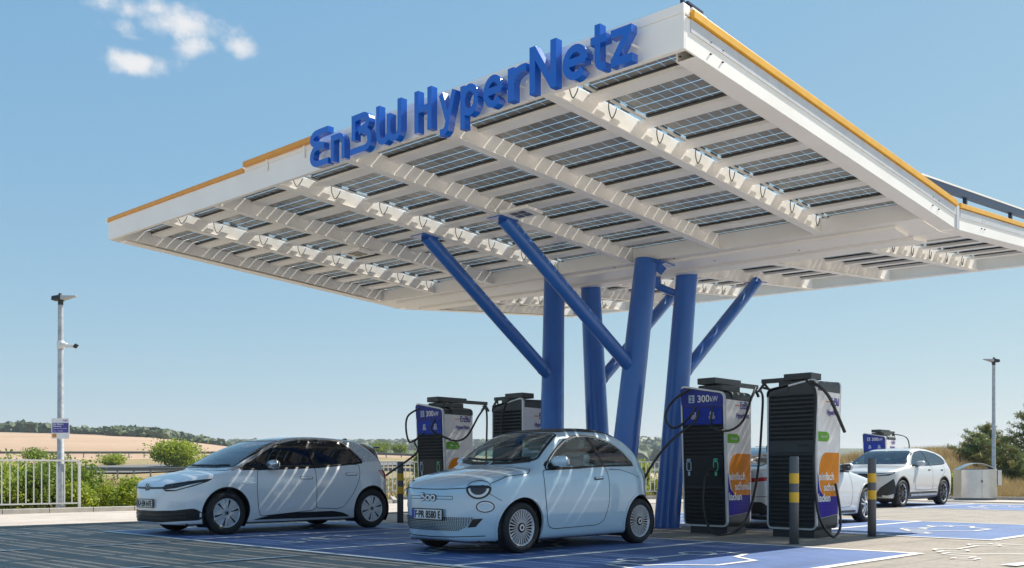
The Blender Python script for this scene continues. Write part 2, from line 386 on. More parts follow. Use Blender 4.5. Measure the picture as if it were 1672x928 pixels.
# ------------------------------------------------------------------ terrain, paving, markings
cT, sT = math.cos(TH), math.sin(TH)
def site(px, d):                       # bearing (expressed as picture column) and distance -> site coordinates
    lat = (px-836)*d/1573.57
    return (lat*cT - d*sT, lat*sT + d*cT)
def nval(x, y, s=1.0):
    return (math.sin(x*.9*s+1.3)*math.cos(y*1.1*s+.4) + .5*math.sin(x*2.3*s+y*1.7*s) + .25*math.sin(x*5.1*s-y*4.3*s+2))/1.75
def interp(x, T_): return float(np.interp(x, [a for a, _ in T_], [b for _, b in T_]))
A450 = [(-900, 26), (-200, 23), (0, 20.5), (120, 19.6), (250, 18), (390, 13), (480, 8.5), (640, 9.6), (760, 9), (900, 4), (1035, 2.2), (1300, 2.5), (2200, 6)]
def terrain(x, y):
    d = -x*sT + y*cT; lat = x*cT + y*sT; r = math.hypot(x, y)
    if d < 1: return -.03
    px = 836 + 1573.57*lat/d; px = max(-900, min(2300, px))
    z450 = interp(px, A450)
    far = interp(px, [(-900, 38), (400, 34), (640, 34), (1035, 36), (2200, 34)])
    k = min(1, max(0, (px-700)/300))     # the ground stays low behind the columns
    T_ = [(0, -.03), (23, -.03), (27, -.22), (40, -.15), (70, .62*(1-k)-.1*k), (82, .72*(1-k)-.1*k), (98, 1.9*(1-k)+.1*k), (124, 3.0*(1-k)+.3*k), (140, 3.15*(1-k)+.5*k),
          (200, 3.2+(z450-3.2)*.3 if k < 1 else .9), (450, z450), (620, z450+3), (1300, max(far, z450+4)), (1700, max(far, z450+4)+2), (4200, 40)]
    z = interp(d, T_)
    # dry bank east of the rear bays, lower again towards the pines
    b = min(1, max(0, (x+26)/5))*interp(px, [(1555, 1), (1650, .3)]); t = min(1, max(0, (y-36.7)/9))
    z2 = -.03 + (1.75+.22*nval(x, y, .35))*t*t*(3-2*t) 
    if b > 0 and d < 400: z = z*(1-b) + max(z, z2)*b
    if d > 26: z += .06*nval(x, y, .5) * min(1, (d-26)/20)
    return z
dist = [0.5, 4, 10, 16, 20] + list(np.linspace(22, 60, 60)) + list(np.geomspace(61.5, 4500, 120))
angs = list(np.linspace(-34, 34, 260)) + list(np.linspace(36, 324, 60))
V_ = []; F_ = []; MI = []
for r in dist:
    for a in angs:
        t = TH - R(a); x, y = -math.sin(t)*r, math.cos(t)*r
        V_.append((x, y, terrain(x, y)))
na = len(angs)
for i in range(len(dist)-1):
    for k in range(na):
        q = (i*na+k, i*na+(k+1) % na, (i+1)*na+(k+1) % na, (i+1)*na+k); F_.append(q)
        x, y, z = V_[q[2]]; d = -x*sT+y*cT; px = 836+1573.57*(x*cT+y*sT)/max(d, 1) if d > 0 else 5000
        bank = x > -27 and y > 33
        MI.append(0 if (dist[i] < 126 or bank) else (1 if dist[i] < 470 and not (px > 980 and dist[i] > 330) else 2))
dry = mat('dry_grass_ground', (.33, .235, .12), .95, noise=(.35, (.17, .15, .06), 8, .42, .62), bump=(3, .5))
field = mat('harvested_field', (.43, .295, .195), .95, noise=(.02, (.35, .24, .15), 8, .4, .62))
wood = mat('woodland_floor', (.05, .07, .025), .95)
m = M(); m.add(V_, F_, 0, True); m.m = MI
tag(m.build('ground', [dry, field, wood]), kind='structure')

pav = brick_mat('concrete_pavers', (.30, .262, .22), (.255, .226, .19), (.165, .148, .125), .30, .15)
pavc = brick_mat('pale_pavement', (.47, .41, .35), (.43, .375, .32), (.34, .30, .26), .5, .5)
blue_pav = brick_mat('blue_painted_pavers', (.085, .15, .33), (.065, .125, .29), (.04, .08, .2), .30, .15, rough=.6)
PK = -17.75
m = M(); m.box(PK, 14, -14, 33, -.12, 0); tag(m.build('car_park', pav), kind='structure')
m = M(); m.prism([(-23.6, -40), (30, -40), (30, 60), (0, 60), (0, 8), (-1, 3), (-5, .8), (-23.6, .8)], (0, 0, .004), (1, 0, 0), (0, 1, 0), (0, 0, .008)); tag(m.build('unseen_bounce_ground', brick_mat('pale_bounce_concrete', (.60, .54, .475), (.57, .515, .45), (.45, .41, .36), 4, 4)), kind='structure')  # pale ground added out of view to bounce light onto canopy and cars
m = M(); m.prism([(-23.7, -14), (PK, -14), (PK, 33), (-17.4, 33), (-27.6, 21.9), (-23.7, 19)], (0, 0, -.12), (1, 0, 0), (0, 1, 0), (0, 0, .12+.004)); tag(m.build('pavement', pavc), kind='structure')
kerb_m = mat('kerb_concrete', (.42, .39, .345), .85, noise=(4, (.34, .315, .28), 6, .4, .65), bump=(40, .2))
m = M()
def kerb(a, b, w_=.14, h=.12, seg=1.0):
    a = Vector(a); b = Vector(b); L_ = (b-a).length; n = int(L_/seg); d = (b-a)/n
    for i in range(n):
        p = a+d*i + (b-a).normalized()*.006; q = a+d*(i+1) - (b-a).normalized()*.006
        m.bar((p.x, p.y, h/2-.03), (q.x, q.y, h/2-.03), w_, h+.06)
kerb((-23.75, -14), (-23.75, 18.9)); kerb((-23.8, 19.1), (-27.6, 22)); kerb((-27.4, 22.2), (-17.3, 33)); kerb((-17.2, 36.5), (14, 36.5))
kerb((PK, -14), (PK, 33), .10, .035)
m.box(-17.2, 14, 32.94, 33.06, -.05, .03)
tag(m.build('kerb', kerb_m, bevel=.012), kind='structure')
m = M(); m.box(-17.2, 14, 33.06, 36.43, -.12, .006); tag(m.build('footpath', pavc), kind='structure')

# blue bays and white lines, each sheet 4 mm above the one below
BX = [-4.45, -7.2, -9.95, -12.7, -15.55]; RX = [-4.6, -7.45, -10.3, -13.1]
paint = mat('white_road_paint', (.66, .66, .64), .6, noise=(14, (.50, .50, .50), 7, .5, .72))
m = M()
for x0, x1, y0, y1 in ((BX[-1], BX[0], 6.45, 11.36), (RX[-1], RX[0], 14.22, 19.08), (-13.6, -1.9, 26.3, 31.2)):
    m.add([(x0, y0, .004), (x1, y0, .004), (x1, y1, .004), (x0, y1, .004)], [(0, 1, 2, 3)])
tag(m.build('blue_parking_bays', blue_pav), kind='structure')
m = M(); LZ = [.008]
def line(x0, y0, x1, y1, w_=.12):
    LZ[0] += .00003; zz = LZ[0]
    a = Vector((x0, y0)); b = Vector((x1, y1)); n = (b-a).normalized(); s = Vector((-n.y, n.x))*w_/2
    m.add([(*(a-s), zz), (*(b-s), zz), (*(b+s), zz), (*(a+s), zz)], [(0, 1, 2, 3)])
def bays(X, y0, y1, w_=.12):
    for x in X: line(x, y0-.0, x, y1, w_)
    X = sorted(X)
    for i in range(len(X)-1):
        for y in (y0, y1): line(X[i]+w_/2, y+(w_/2 if y == y0 else -w_/2), X[i+1]-w_/2, y+(w_/2 if y == y0 else -w_/2), w_)
bays(BX, 6.45, 11.36); bays(RX, 14.22, 19.08); bays([-13.6, -10.55, -7.6, -4.7, -1.9], 26.3, 31.2)
for x in (-9.3, -12.45, -15.75):                      # dashed guide lines in front of the bays
    y = 6.1
    while y > -3: line(x, y-1.15, x, y, .09); y -= 1.75
# electric-car pictograms: car outline with plug, painted in every bay
def loop_(P, w_=.07, closed=True):
    LZ[0] += .00005; Q = stroke(list(P)+([P[0]] if closed else []), w_); n = len(Q)//2
    m.add([(a, b, LZ[0]) for a, b in Q], [(i+1, i, 2*n-1-i, 2*n-2-i) for i in range(n-1)])
def picto(cx, cy, s=1.0, fl=1, lw=None):
    loop = lambda P, w_=.07, closed=True: loop_(P, w_*(lw or s), closed)
    g_ = lambda P: [(cx+fl*b*s, cy-a*s*fl) for a, b in P]
    loop(g_([(-1.0, -.45), (-.9, .0), (-.5, .12), (-.25, .5), (.5, .5), (.8, .1), (1.0, 0), (1.0, -.45), (.75, -.45)]), .07, False)
    for wx in (-.6, .55): loop(g_([(wx+.2*math.cos(t), -.45+.2*math.sin(t)) for t in [k*PI/5 for k in range(10)]]), .06)
    loop(g_([(-.75, -.45), (-.9, -.45)]), .07, False); loop(g_([(-.38, -.45), (.33, -.45)]), .07, False)
    loop(g_([(1.0, -.3), (1.25, -.3), (1.35, .1), (1.55, .1)]), .05, False); loop(g_([(1.55, -.02), (1.55, .22), (1.75, .22), (1.75, -.02)]), .05)
for i in range(4):
    picto((BX[i]+BX[i+1])/2, 8.9, 1.0)
for i in range(3): picto((RX[i]+RX[i+1])/2, 16.8, 1.0)
for x in (-9.1, -6.1, -3.3): picto(x, 28.8, 1.0)
picto(-3.9, 12.6, 1.0, 1, .5)
line(-3.2, 10.4, -2.9, 12.2, .16)
mm_ = m.build('painted_lines', paint); tag(mm_, kind='structure')
# motorway strip beyond the bank
road = mat('motorway_asphalt', (.16, .155, .15), .9)
m = M(); P0 = [site(px, 76 + (px+200)*.022) for px in range(-500, 1000, 60)]; P1 = [site(px, 86 + (px+200)*.022) for px in range(-500, 1000, 60)]
for i in range(len(P0)-1):
    q = [P0[i], P0[i+1], P1[i+1], P1[i]]
    m.add([(x, y, terrain(x, y)+.14) for x, y in q], [(0, 1, 2, 3)])
tag(m.build('motorway', road), kind='structure')

# ------------------------------------------------------------------ solar canopy
XL, XR, YF, YV, YB, ZV = -16.74, -4.82, 7.08, 13.56, 19.32, 4.244
SX, SF, SB, HF = .0285, .0639, .0841, .29
def zb(x, y): return ZV + SX*(XR-x) + (SF*(YV-y) if y < YV else SB*(y-YV))
can = thing('solar_canopy', 'white steel solar roof on leaning blue columns with blue lettering on its front edge', 'canopy', (-10.4, 13.1, 0))
def slab_box(m, x0, x1, y0, y1, b0, b1, mi=0):
    P = [(x0, y0), (x1, y0), (x1, y1), (x0, y1)]
    m.hexa([(x, y, zb(x, y)+b0) for x, y in P] + [(x, y, zb(x, y)+b1) for x, y in P], mi)
E_ = .003
# fascias: C-shaped edge beams with a bottom flange
m = M(); slab_box(m, XL, XR, YF, YF+.02, 0, HF+.02); slab_box(m, XL+.012, XR-.012, YF+.022, YF+.06, .002, .016)
slab_box(m, XL+.012, XR-.012, YF+.022, YF+.10, HF-.02, HF)
can_f = m.build('front_fascia', white_steel, can, True, bevel=.004)
m = M()
for y0, y1 in ((YF, YV), (YV, YB)):
    for x0, x1, i0, i1 in ((XR-.02, XR, XR-.21, XR-.022), (XL, XL+.02, XL+.022, XL+.21)):
        m = M(); slab_box(m, x0, x1, y0+(.022 if y0 == YF else 0), y1-.004, 0, HF); slab_box(m, min(i0, i1)-.003, max(i0, i1)+.003, y0+.22 if y0 == YF else y0+.01, y1-.03, .002, .016)
        m.build('side_fascia', white_steel, can, True, bevel=.004)
m = M(); slab_box(m, XL+.02, XR-.02, YB-.02, YB, 0, HF); slab_box(m, XL+.22, XR-.22, YB-.2, YB-.022, .002, .016); m.build('rear_fascia', white_steel, can, True, bevel=.004)
for a_ in ((XR-.235, XR-.215, YF+.22, 12.84), (XR-.235, XR-.215, 14.27, YB-.21), (XL+.30, XL+.315, YF+.21, 12.84), (XL+.30, XL+.315, 14.27, YB-.21)):
    m = M(); slab_box(m, *a_, .017, HF-.03); m.build('edge_web', white_steel, can, True)
# valley box beam
m = M()
slab_box(m, XL+.23, XR-.23, 12.85, YV-.002, .004, HF-.04); slab_box(m, XL+.23, XR-.23, YV+.002, 14.24, .004, HF-.04)
slab_box(m, XL+.6, XR-.6, 12.99, 13.42, -.05, .003); slab_box(m, XL+.6, XR-.6, 13.60, 14.08, -.05, .003)
m.build('valley_beam', white_steel, can, True, bevel=.006)
# cross beams: narrow box with a bottom flange; purlins on top
BXs = [-16.39+1.66*k for k in range(1, 7)]
for bx in BXs:
    for y0, y1 in ((YF+.065, 12.845), (14.245, YB-.21)):
        m = M(); slab_box(m, bx-.075, bx, y0, y1, .02, HF-.062); slab_box(m, bx-.105, bx+.03, y0, y1, .004, .018)
        m.build('cross_beam', white_steel, can, True, bevel=.003)
PYF = [7.8, 8.655, 9.42, 10.16, 10.9, 11.67, 12.4]; PYR = [14.95, 15.7, 16.45, 17.2, 17.95, 18.7]
edges = [XL+.32] + BXs + [XR-.22]
for y in PYF + PYR:
    m = M()
    for i in range(7):
        x0 = edges[i]+.002; x1 = edges[i+1]-(.077 if i < 6 else 0)
        slab_box(m, x0, x1, y-.085, y+.085, HF-.115, HF-.075)
    m.build('purlin', white_steel, can, True)
# glass-glass modules: separate cells with light between them, a thin frame and a pane above
pane = glass('module_glass', (.93, .95, .94), .02)
mod_frame = mat('module_frame', (.02, .02, .02), .4)
wire_w = mat('module_wire', (.55, .55, .53), .4)
rows = [(7.17, 7.82)] + [(a, b) for a, b in zip(PYF[:-1], PYF[1:])] + [(12.4, 13.0)] + [(14.2, 14.95)] + list(zip(PYR[:-1], PYR[1:]))
LIT = (1, 3, 6)                                       # beams with an open strip beside their right face
def module(i, y0, y1):
    m = M(); x0 = edges[i]+(.13 if i in LIT else -.035); x1 = edges[i+1]-(.045 if i < 6 else -.01)
    nx = 9; ny = max(2, round((y1-y0)/.187)); px_ = (x1-x0)/nx; py_ = (y1-y0)/ny; g = .0028; gy = .008
    h0 = HF-.055
    def q(a, b, c, d, h, mi):
        m.add([(x, y, zb(x, y)+h) for x, y in ((a, c), (b, c), (b, d), (a, d))], [(0, 1, 2, 3)], mi)
    for ix in range(nx):
        for iy in range(ny):
            q(x0+px_*ix+g, x0+px_*(ix+1)-g, y0+py_*iy+gy, y0+py_*(iy+1)-gy, h0, 0)
    slab_box(m, x0, x1, y0+.001, y0+.022, h0-.035, h0-.003, 1); slab_box(m, x0, x1, y1-.125, y1-.085, h0-.018, h0-.004, 1)
    if i in LIT:                                      # junction boxes that bite into the light on the beam
        for yy in (y0+.16, y0+.42):
            if yy+.14 < y1: slab_box(m, edges[i]+.03, edges[i]+.125, yy, yy+.13, h0-.02, h0+.0, 1)
        slab_box(m, edges[i]+.075, edges[i]+.118, y0+.1, y1-.05, h0-.03, h0-.012, 2)
        for k in range(1):
            c = Vector((edges[i]+.05, y0+.12, 0)); P = spline([(c.x+a, c.y+b, zb(c.x, c.y)+h) for a, b, h in ((.06, 0, h0-.03), (.03, .03, h0-.12), (.02, .09, h0-.2), (.01, .16, h0-.13), (.0, .2, h0-.06))], 4)
            m.tube(P, .006, 5, 1)
    o = m.build('solar_panel', [cell_m, mod_frame, wire_w], can, True)
for i in range(7):
    for (a, b) in rows: module(i, a, b)
m = M()
for y0, y1 in ((YF+.1, YV-.35), (YV+.6, YB-.1)):
    P = [(XL+.1, y0), (XR-.1, y0), (XR-.1, y1), (XL+.1, y1)]; m.add([(x, y, zb(x, y)+HF-.035) for x, y in P], [(0, 1, 2, 3)])
m.build('glass_sheet', pane, can, True)
for a_ in ((XL+.021, XL+.312, YF+.21, YV-.36), (XL+.021, XL+.312, YV+.62, YB-.02), (XR-.235, XR-.021, YF+.21, YV-.36), (XR-.235, XR-.021, YV+.62, YB-.02), (XL+.32, XR-.24, YB-.24, YB-.021)):
    m = M(); slab_box(m, *a_, HF-.03, HF-.004); m.build('sun_stop_strip', white_steel, can, True)  # opaque strips added to keep sun from leaking onto the edge flanges
# yellow edge strips, white cap, small fittings
m = M(); slab_box(m, XL+.02, -12.2, YF-.025, YF+.05, HF+.022, HF+.085); m.build('yellow_edge_strip', mat('orange_paint', (.78, .33, .03), .4), can, True, bevel=.008)
m = M(); slab_box(m, -12.15, -10.42, YF-.06, YF+.07, HF+.075, HF+.145); slab_box(m, -11.6, -11.56, YF-.03, YF-.003, HF-.08, HF+.08, 1); slab_box(m, -10.7, -10.66, YF-.03, YF-.003, HF-.08, HF+.08, 1)
m.build('yellow_edge_strip', [mat('orange_paint', (.78, .33, .03), .4), white_steel], can, True, bevel=.008)
m = M(); slab_box(m, -12.19, XR, YF-.006, YF+.10, HF+.022, HF+.11); m.build('edge_cap', white_steel, can, True, bevel=.006)
m = M(); slab_box(m, XL-.03, XL+.018, YF-.03, YF+.03, HF-.0, HF+.08); m.build('corner_cap', white_steel, can, True, bevel=.006)
m = M(); slab_box(m, XR-.05, XR+.035, YF+.11, YV-.05, HF+.01, HF+.085); m.build('yellow_edge_strip', yellow_p, can, True, bevel=.006)
m = M(); slab_box(m, XR-.05, XR+.03, YV+.08, YB, HF+.01, HF+.075); m.build('yellow_edge_strip', yellow_p, can, True, bevel=.006)
m = M(); slab_box(m, XR, XR+.012, YF+.1, YV-.004, HF-.115, HF-.004); slab_box(m, XR, XR+.012, YV+.1, YB-.004, HF-.115, HF-.004)
slab_box(m, XR-.01, XR+.016, YV-.05, YV+.05, 0, HF+.03); m.build('fascia_strip', mat('pale_grey_strip', (.58, .59, .61), .4), can, True)
m = M(); slab_box(m, XR-.17, XR+.0, YF+.14, YF+.36, HF+.09, HF+.125); m.build('roof_bracket', white_steel, can, True)
m = M(); slab_box(m, XR-.25, XR-.02, YF+.10, YF+.34, HF+.15, HF+.17); slab_box(m, XR-.12, XR-.09, YF+.12, YF+.15, HF+.17, HF+.23); slab_box(m, XR-.05, XR-.03, YF+.12, YF+.4, HF+.14, HF+.155); m.build('roof_anchor', navy, can, True)
m = M(); 
for y in np.arange(12.6, YB-.2, 2.0): pass
def slab2(m, x0, x1, y0, y1, b0, b1, mi=0):
    z = lambda x, y: ZV+SX*(XR-x)+SB*(y-YV)
    P = [(x0, y0), (x1, y0), (x1, y1), (x0, y1)]; m.hexa([(x, y, z(x, y)+b0) for x, y in P] + [(x, y, z(x, y)+b1) for x, y in P], mi)
slab2(m, XR-.30, XR-.22, 12.9, YB+.2, HF+.30, HF+.40, 0); slab2(m, XR-.30, XR-.215, 12.9, YB+.2, HF+.402, HF+.425, 1)
for y in (14.6, 16.6, 18.6): slab2(m, XR-.29, XR-.24, y, y+.05, HF-.05, HF+.30, 0)
m.build('roof_rail', [navy, white_steel], can, True)
for y in (YF+.42, YF+.62, 12.7, 12.9, 14.5, 14.62):
    for h in (.10, .21):
        c = Vector((XR+.001, y, zb(XR, y)+h)); m = M(); m.lathe([(0, .012+.003), (.009, .012+.003), (.009, 0)], 'x', c, 8); m.build('bolt', black_m, can, True)
for x, y in ((XR-.12, YF+.12), (-10.2, 12.93), (-9.0, 12.95), (-8.4, 13.2), (-7.0, 13.3), (-12.0, 13.3)):
    m = M(); m.lathe([(0, -.004), (.014, -.004), (.014, .004)], 'z', (x, y, zb(x, y)-(0 if y < 13 else .05)), 8); m.build('bolt', black_m, can, True)
# two ceiling lamps
for (x, y) in ((-9.35, 9.75), (-13.35, 9.9)):
    m = M(); slab_box(m, x-.26, x+.26, y-.17, y+.17, -.045, .0); mm2 = m.build('ceiling_lamp', white_steel, can, True, bevel=.006)
    m = M()
    for a in (-1, 1):
        for b in (-1, 1): slab_box(m, x+a*.075-.06, x+a*.075+.06, y+b*.06-.045, y+b*.06+.045, -.052, -.0455)
    o = m.build('lamp_lens', mat('lamp_glass_grey', (.12, .12, .125), .2), mm2, False)
    o.data.transform(Matrix.Translation(-can.location))
# columns, struts, brackets, drain pipes
def drop(a, b):
    m = M(); m.tube([a, b], [.222, .185], 40, 0, True); return m
CB = {'a': (-11.15, 12.36), 'b': (-9.72, 12.36), 'c': (-9.72, 13.76), 'd': (-11.15, 13.76)}
CT = {'a': (-11.62, 12.98), 'b': (-9.44, 12.80), 'c': (-9.52, 14.08), 'd': (-11.62, 14.0)}
for k in 'abcd':
    bx, by = CB[k]; tx, ty = CT[k]; zt = zb(tx, ty)+.003
    m = drop((bx, by, 0), (tx, ty, zt)); m.tube([(bx, by, 0), (bx+.0, by+.0, .012)], .25, 40)
    col = m.build('column', blue_steel, can, True)
    z = 2.6 if k in 'ab' else 2.55; t = z/zt; px0 = (bx+(tx-bx)*t, by+(ty-by)*t, z)
    e = {'a': (-11.62, 9.95), 'b': (-9.86, 9.92), 'c': (-9.72, 16.75), 'd': (-11.75, 16.9)}[k]
    top = (e[0], e[1], zb(*e)+.01)
    m = M(); m.tube([px0, top], .112, 28); dv_ = (Vector(top)-Vector(px0)).normalized(); q0 = Vector(px0)+dv_*(.235 if k in 'ab' else .24)/max(.3, math.sqrt(1-dv_.z**2)); m.tube([q0-dv_*.012, q0+dv_*.012], .119, 28); m.build('strut', blue_steel, can, True)
    m = M(); slab_box(m, e[0]-.16, e[0]+.16, e[1]-.19, e[1]+.14, -.012, .003); m.build('strut_plate', blue_steel, can, True)
m = M(); slab_box(m, -9.42, -9.1, 12.72, 13.12, -.07, -.052); m.bar((-9.33, 12.85, 4.36), (-9.2, 12.95, 4.22), .012, .14); m.build('column_bracket', blue_steel, can, True, bevel=.003)
for (x, y, tx, ty, tz) in ((-9.93, 13.78, -9.58, 14.02, 4.02), (-12.05, 13.72, -11.60, 13.95, 4.05)):
    zt = zb(x, y)-.05; P = spline([(x, y, zt), (x, y, zt-.10), (x+.03, y+.02, zt-.17), (tx, ty, zt-.34)], 4)
    m = M(); m.tube(P, .062, 16); m.build('drain_pipe', blue_steel, can, True)
# the blue sign letters, standing off the fascia
def onY(px, Y):
    t = (px-836)/1573.57; return Y*(t*cT-sT)/(cT+t*sT)
YL = YF-.17
spans = [('E', 506, 535.5), ('n', 540, 562.5), ('B', 574, 606), ('W', 614, 655), ('H', 676.5, 704.5), ('y', 716, 745), ('p', 751.5, 781), ('e', 789, 821), ('r', 829, 858.5), ('N', 864.5, 908), ('e', 918.5, 959.5), ('t', 964, 990), ('z', 996, 1032)]
for ch, p0, p1 in spans:
    w_, polys = glyph(ch); x0, x1 = onY(p0, YL), onY(p1, YL); s = .465; kx = (x1-x0)/w_
    P = [[(a*kx, b*s) for a, b in q] for q in ring_fix(polys)]
    z0 = zb(x0, YF)-.045
    m = M(); m.prism(P, (x0, YL, z0), (1, 0, -SX), (0, 0, 1), (0, .085, 0))
    L_ = m.build('sign_letter', blue_letter, can, True)
    m = M()
    for fx in (.25, .75):
        xx = x0+(x1-x0)*fx; m.tube([(xx, YL+.08, z0+.18), (xx, YF+.002, z0+.18)], .012, 8)
    o = m.build('standoff', white_steel, L_); o.data.transform(Matrix.Translation(-can.location))

# ------------------------------------------------------------------ charging stations
def charger(label, loc, rz, number, arm, full=True):
    t = thing('charging_station', label, 'charging station', loc, rz, 'rapid charging stations on the island')
    W, Dp = .39, .35
    zl, zr = 2.31, 2.17                                # high on the left, low on the right, seen from its front
    def yf(z): return -Dp + .03 - .10*z/2.2            # leaning front
    out = round_poly([(-W, .12), (W, .12), (W+.0, zr), (-W-.0, zl)], .09, 6)
    m = M()                                            # body: outline swept between leaning front and upright back
    n = len(out); fr = [(x, yf(z)+.012, z) for x, z in out]; bk = [(x, Dp-.012, z-.02) for x, z in out]
    m.add(fr+bk, [tuple(range(n)), tuple(range(n, 2*n))[::-1]] + [((i+1) % n, i, i+n, (i+1) % n+n) for i in range(n)])
    m.box(-W+.06, W-.06, -Dp+.10, Dp-.06, 0, .13)
    m.build('body', ch_dark, t, fixn=True)
    # pale trim round front and back faces
    def trim(yfun, sgn):
        m = M(); inner = []
        c = Vector((0, 1.2))
        P = [Vector(q) for q in out]
        for i, p in enumerate(P):
            d = (P[(i+1) % n]-P[i-1]).normalized(); nn = Vector((-d.y, d.x)); inner.append(p+nn*.022)
        P2 = [p - (Vector((-(P[(i+1) % n]-P[i-1]).normalized().y, (P[(i+1) % n]-P[i-1]).normalized().x)))*.004 for i, p in enumerate(P)]
        A = [(p.x, yfun(p.y)+sgn*.012, p.y) for p in P2]; B = [(p.x, yfun(p.y)+sgn*.012, p.y) for p in inner]
        C_ = [(p.x, yfun(p.y)-sgn*.03, p.y) for p in P2]
        m.add(A+B+C_, [(i, (i+1) % n, (i+1) % n+n, i+n) for i in range(n)] + [(i, (i+1) % n, (i+1) % n+2*n, i+2*n) for i in range(n)], 0, False)
        m.build('trim', ch_frame, t, fixn=True)
    trim(yf, -1); trim(lambda z: Dp-.012, 1)
    def face(m, P, off, th, mi=0):                     # flat plate lying on the leaning front, P in x,z
        th_ = th
        Q = [(x, z) for x, z in P]
        s_ = Vector((0, -.10/2.2, 1)); m.prism(Q, (0, -Dp+.03-off, 0), (1, 0, 0), s_, (0, th_, 0), mi)
    # header and recess
    hx0, hx1 = -W+.012, W-.018
    m = M(); face(m, round_poly([(hx0-.0, 1.975), (hx1, 1.945), (hx1, zr-.03), (hx0-.02, zl-.035)], .06), .018, .03); h = m.build('header', ch_blue, t, fixn=True)
    m = M(); sv = Vector((0, -.10/2.2, 1)); fx = Vector((1, 0, 0))
    def fo(x, z, off): return (x, -Dp+.03-off-.10*z/2.2, z)
    face(m, [(-.24, 2.03), (-.135, 2.03), (-.135, 2.15), (-.24, 2.15)], .021, .002, 1)
    put_text(m, '300', .15, fo(-.075, 2.035, .024), (1, 0, 0), sv, 0, bold=.002, width=.215)
    put_text(m, 'kW', .12, fo(.155, 2.035, .024), (1, 0, 0), sv, 0, width=.13)
    put_text(m, number, .12, fo(-.1875, 2.047, .026), (1, 0, 0), sv, 2, bold=.002, align='c')
    m.build('header_print', [c_white, mat('number_tile', (.45, .55, .62), .4), ch_blue], h)
    m = M(); face(m, [(-W+.035, 1.70), (W-.05, 1.68), (W-.05, 1.94), (-W+.035, 1.965)], .006, .03); r_ = m.build('recess_panel', ch_blue2, t, fixn=True)
    m = M()
    for cx in (-.155, .165):
        for (dx, dz, q) in ((0, .055, .036), (-.027, -.002, .026), (.027, -.002, .026)):
            m.lathe([(q, 0), (q, .003), (q*.5, .003), (q*.5, 0)], 'y', fo(cx+dx, 1.80+dz, .012), 14)
    m.build('plug_symbol', c_white, r_)
    # louvres
    for (z0, z1) in ((1.215, 1.66), (.17, .72)):
        m = M(); z = z0
        while z < z1:
            s_ = fo(0, z, 0); m.hexa([(-W+.045, s_[1]-.004, z), (W-.055, s_[1]-.004, z), (W-.055, s_[1]+.02, z), (-W+.045, s_[1]+.02, z),
                                     (-W+.045, s_[1]-.034, z+.038), (W-.055, s_[1]-.034, z+.038), (W-.055, s_[1]+.02, z+.046), (-W+.045, s_[1]+.02, z+.046)]); z += .062
        m.build('louvre', ch_slat, t)
    m = M(); face(m, [(-W+.04, .745), (W-.05, .745), (W-.05, 1.20), (-W+.04, 1.20)], .012, .02); p_ = m.build('socket_panel', ch_black, t, fixn=True)
    for sx_, mt in ((-.27, ring_w), (.215, ring_g)):
        m = M(); o_ = rrect(sx_-.045, sx_+.045, .975, 1.125, .03, 4); i_ = rrect(sx_-.032, sx_+.032, .988, 1.112, .02, 4)
        nn = len(o_); m.add([fo(x, z, .016) for x, z in o_] + [fo(x, z, .016) for x, z in i_], [(k, (k+1) % nn, (k+1) % nn+nn, k+nn) for k in range(nn)])
        face(m, rrect(sx_-.018, sx_+.018, .90, .965, .006, 2), .015, .002)
        face(m, [(sx_-.035, 1.15), (sx_+.035, 1.15), (sx_+.035, 1.163), (sx_-.035, 1.163)], .015, .002); face(m, [(sx_-.045, 1.133), (sx_+.03, 1.133), (sx_+.03, 1.144), (sx_-.045, 1.144)], .015, .002)
        m.build('socket_ring', mt, p_)
        m = M(); face(m, rrect(sx_-.028, sx_+.028, .992, 1.108, .018, 3), .0145, .002); m.build('socket', black_m, p_)
    # service door on the back: louvres with a middle bar and slot handle
    yb = Dp-.012
    for (z0, z1) in ((1.42, 2.06), (.17, 1.22)):
        m = M(); z = z0
        while z < z1:
            lim = 0
            m.hexa([(-W+.045, yb-.02, z), (W-.045, yb-.02, z), (W-.045, yb+.004, z), (-W+.045, yb+.004, z), (-W+.045, yb-.02, z+.046), (W-.045, yb-.02, z+.046), (W-.045, yb+.034, z+.038), (-W+.045, yb+.034, z+.038)]); z += .062
        m.build('louvre', ch_slat, t)
    m = M(); m.box(-W+.04, W-.045, yb, yb+.022, 1.24, 1.40); dr = m.build('service_bar', ch_dark, t, bevel=.004)
    m = M(); m.prism(rrect(-.30, -.10, 1.325, 1.355, .014), (0, yb+.028, 0), (1, 0, 0), (0, 0, 1), (0, -.008, 0)); m.build('slot_handle', black_m, dr, fixn=True)
    # white printed side panels (both sides) under a dark rounded cap
    for sgn in (1, -1):
        xs = sgn*(W+.004)
        yA = lambda z: (yf(z)+.03); yB = Dp-.03
        ex = Vector((0, sgn, 0)); ztop = 2.055 if sgn > 0 else 2.12
        def Y(u_, z):                                  # u_ 0..1 left to right for someone facing this side
            a, b = (yA(z), yB) if sgn > 0 else (yB, yA(z)); return a+(b-a)*u_
        def pl(m, P, off, mi=0, th=.006):
            A = [(xs+sgn*off, Y(u_, z), z) for u_, z in P]; Bk = [(xs+sgn*(off-th), Y(u_, z), z) for u_, z in P]; k = len(P)
            m.add(A+Bk, [tuple(range(k))] + [(i, i+k, (i+1) % k+k, (i+1) % k) for i in range(k)], mi)
        m = M(); pl(m, [(0, .28), (1, .33), (1, ztop), (0, ztop+.01)], .004); sp = m.build('side_panel', ch_white, t, fixn=True)
        m = M()
        R_ = .34
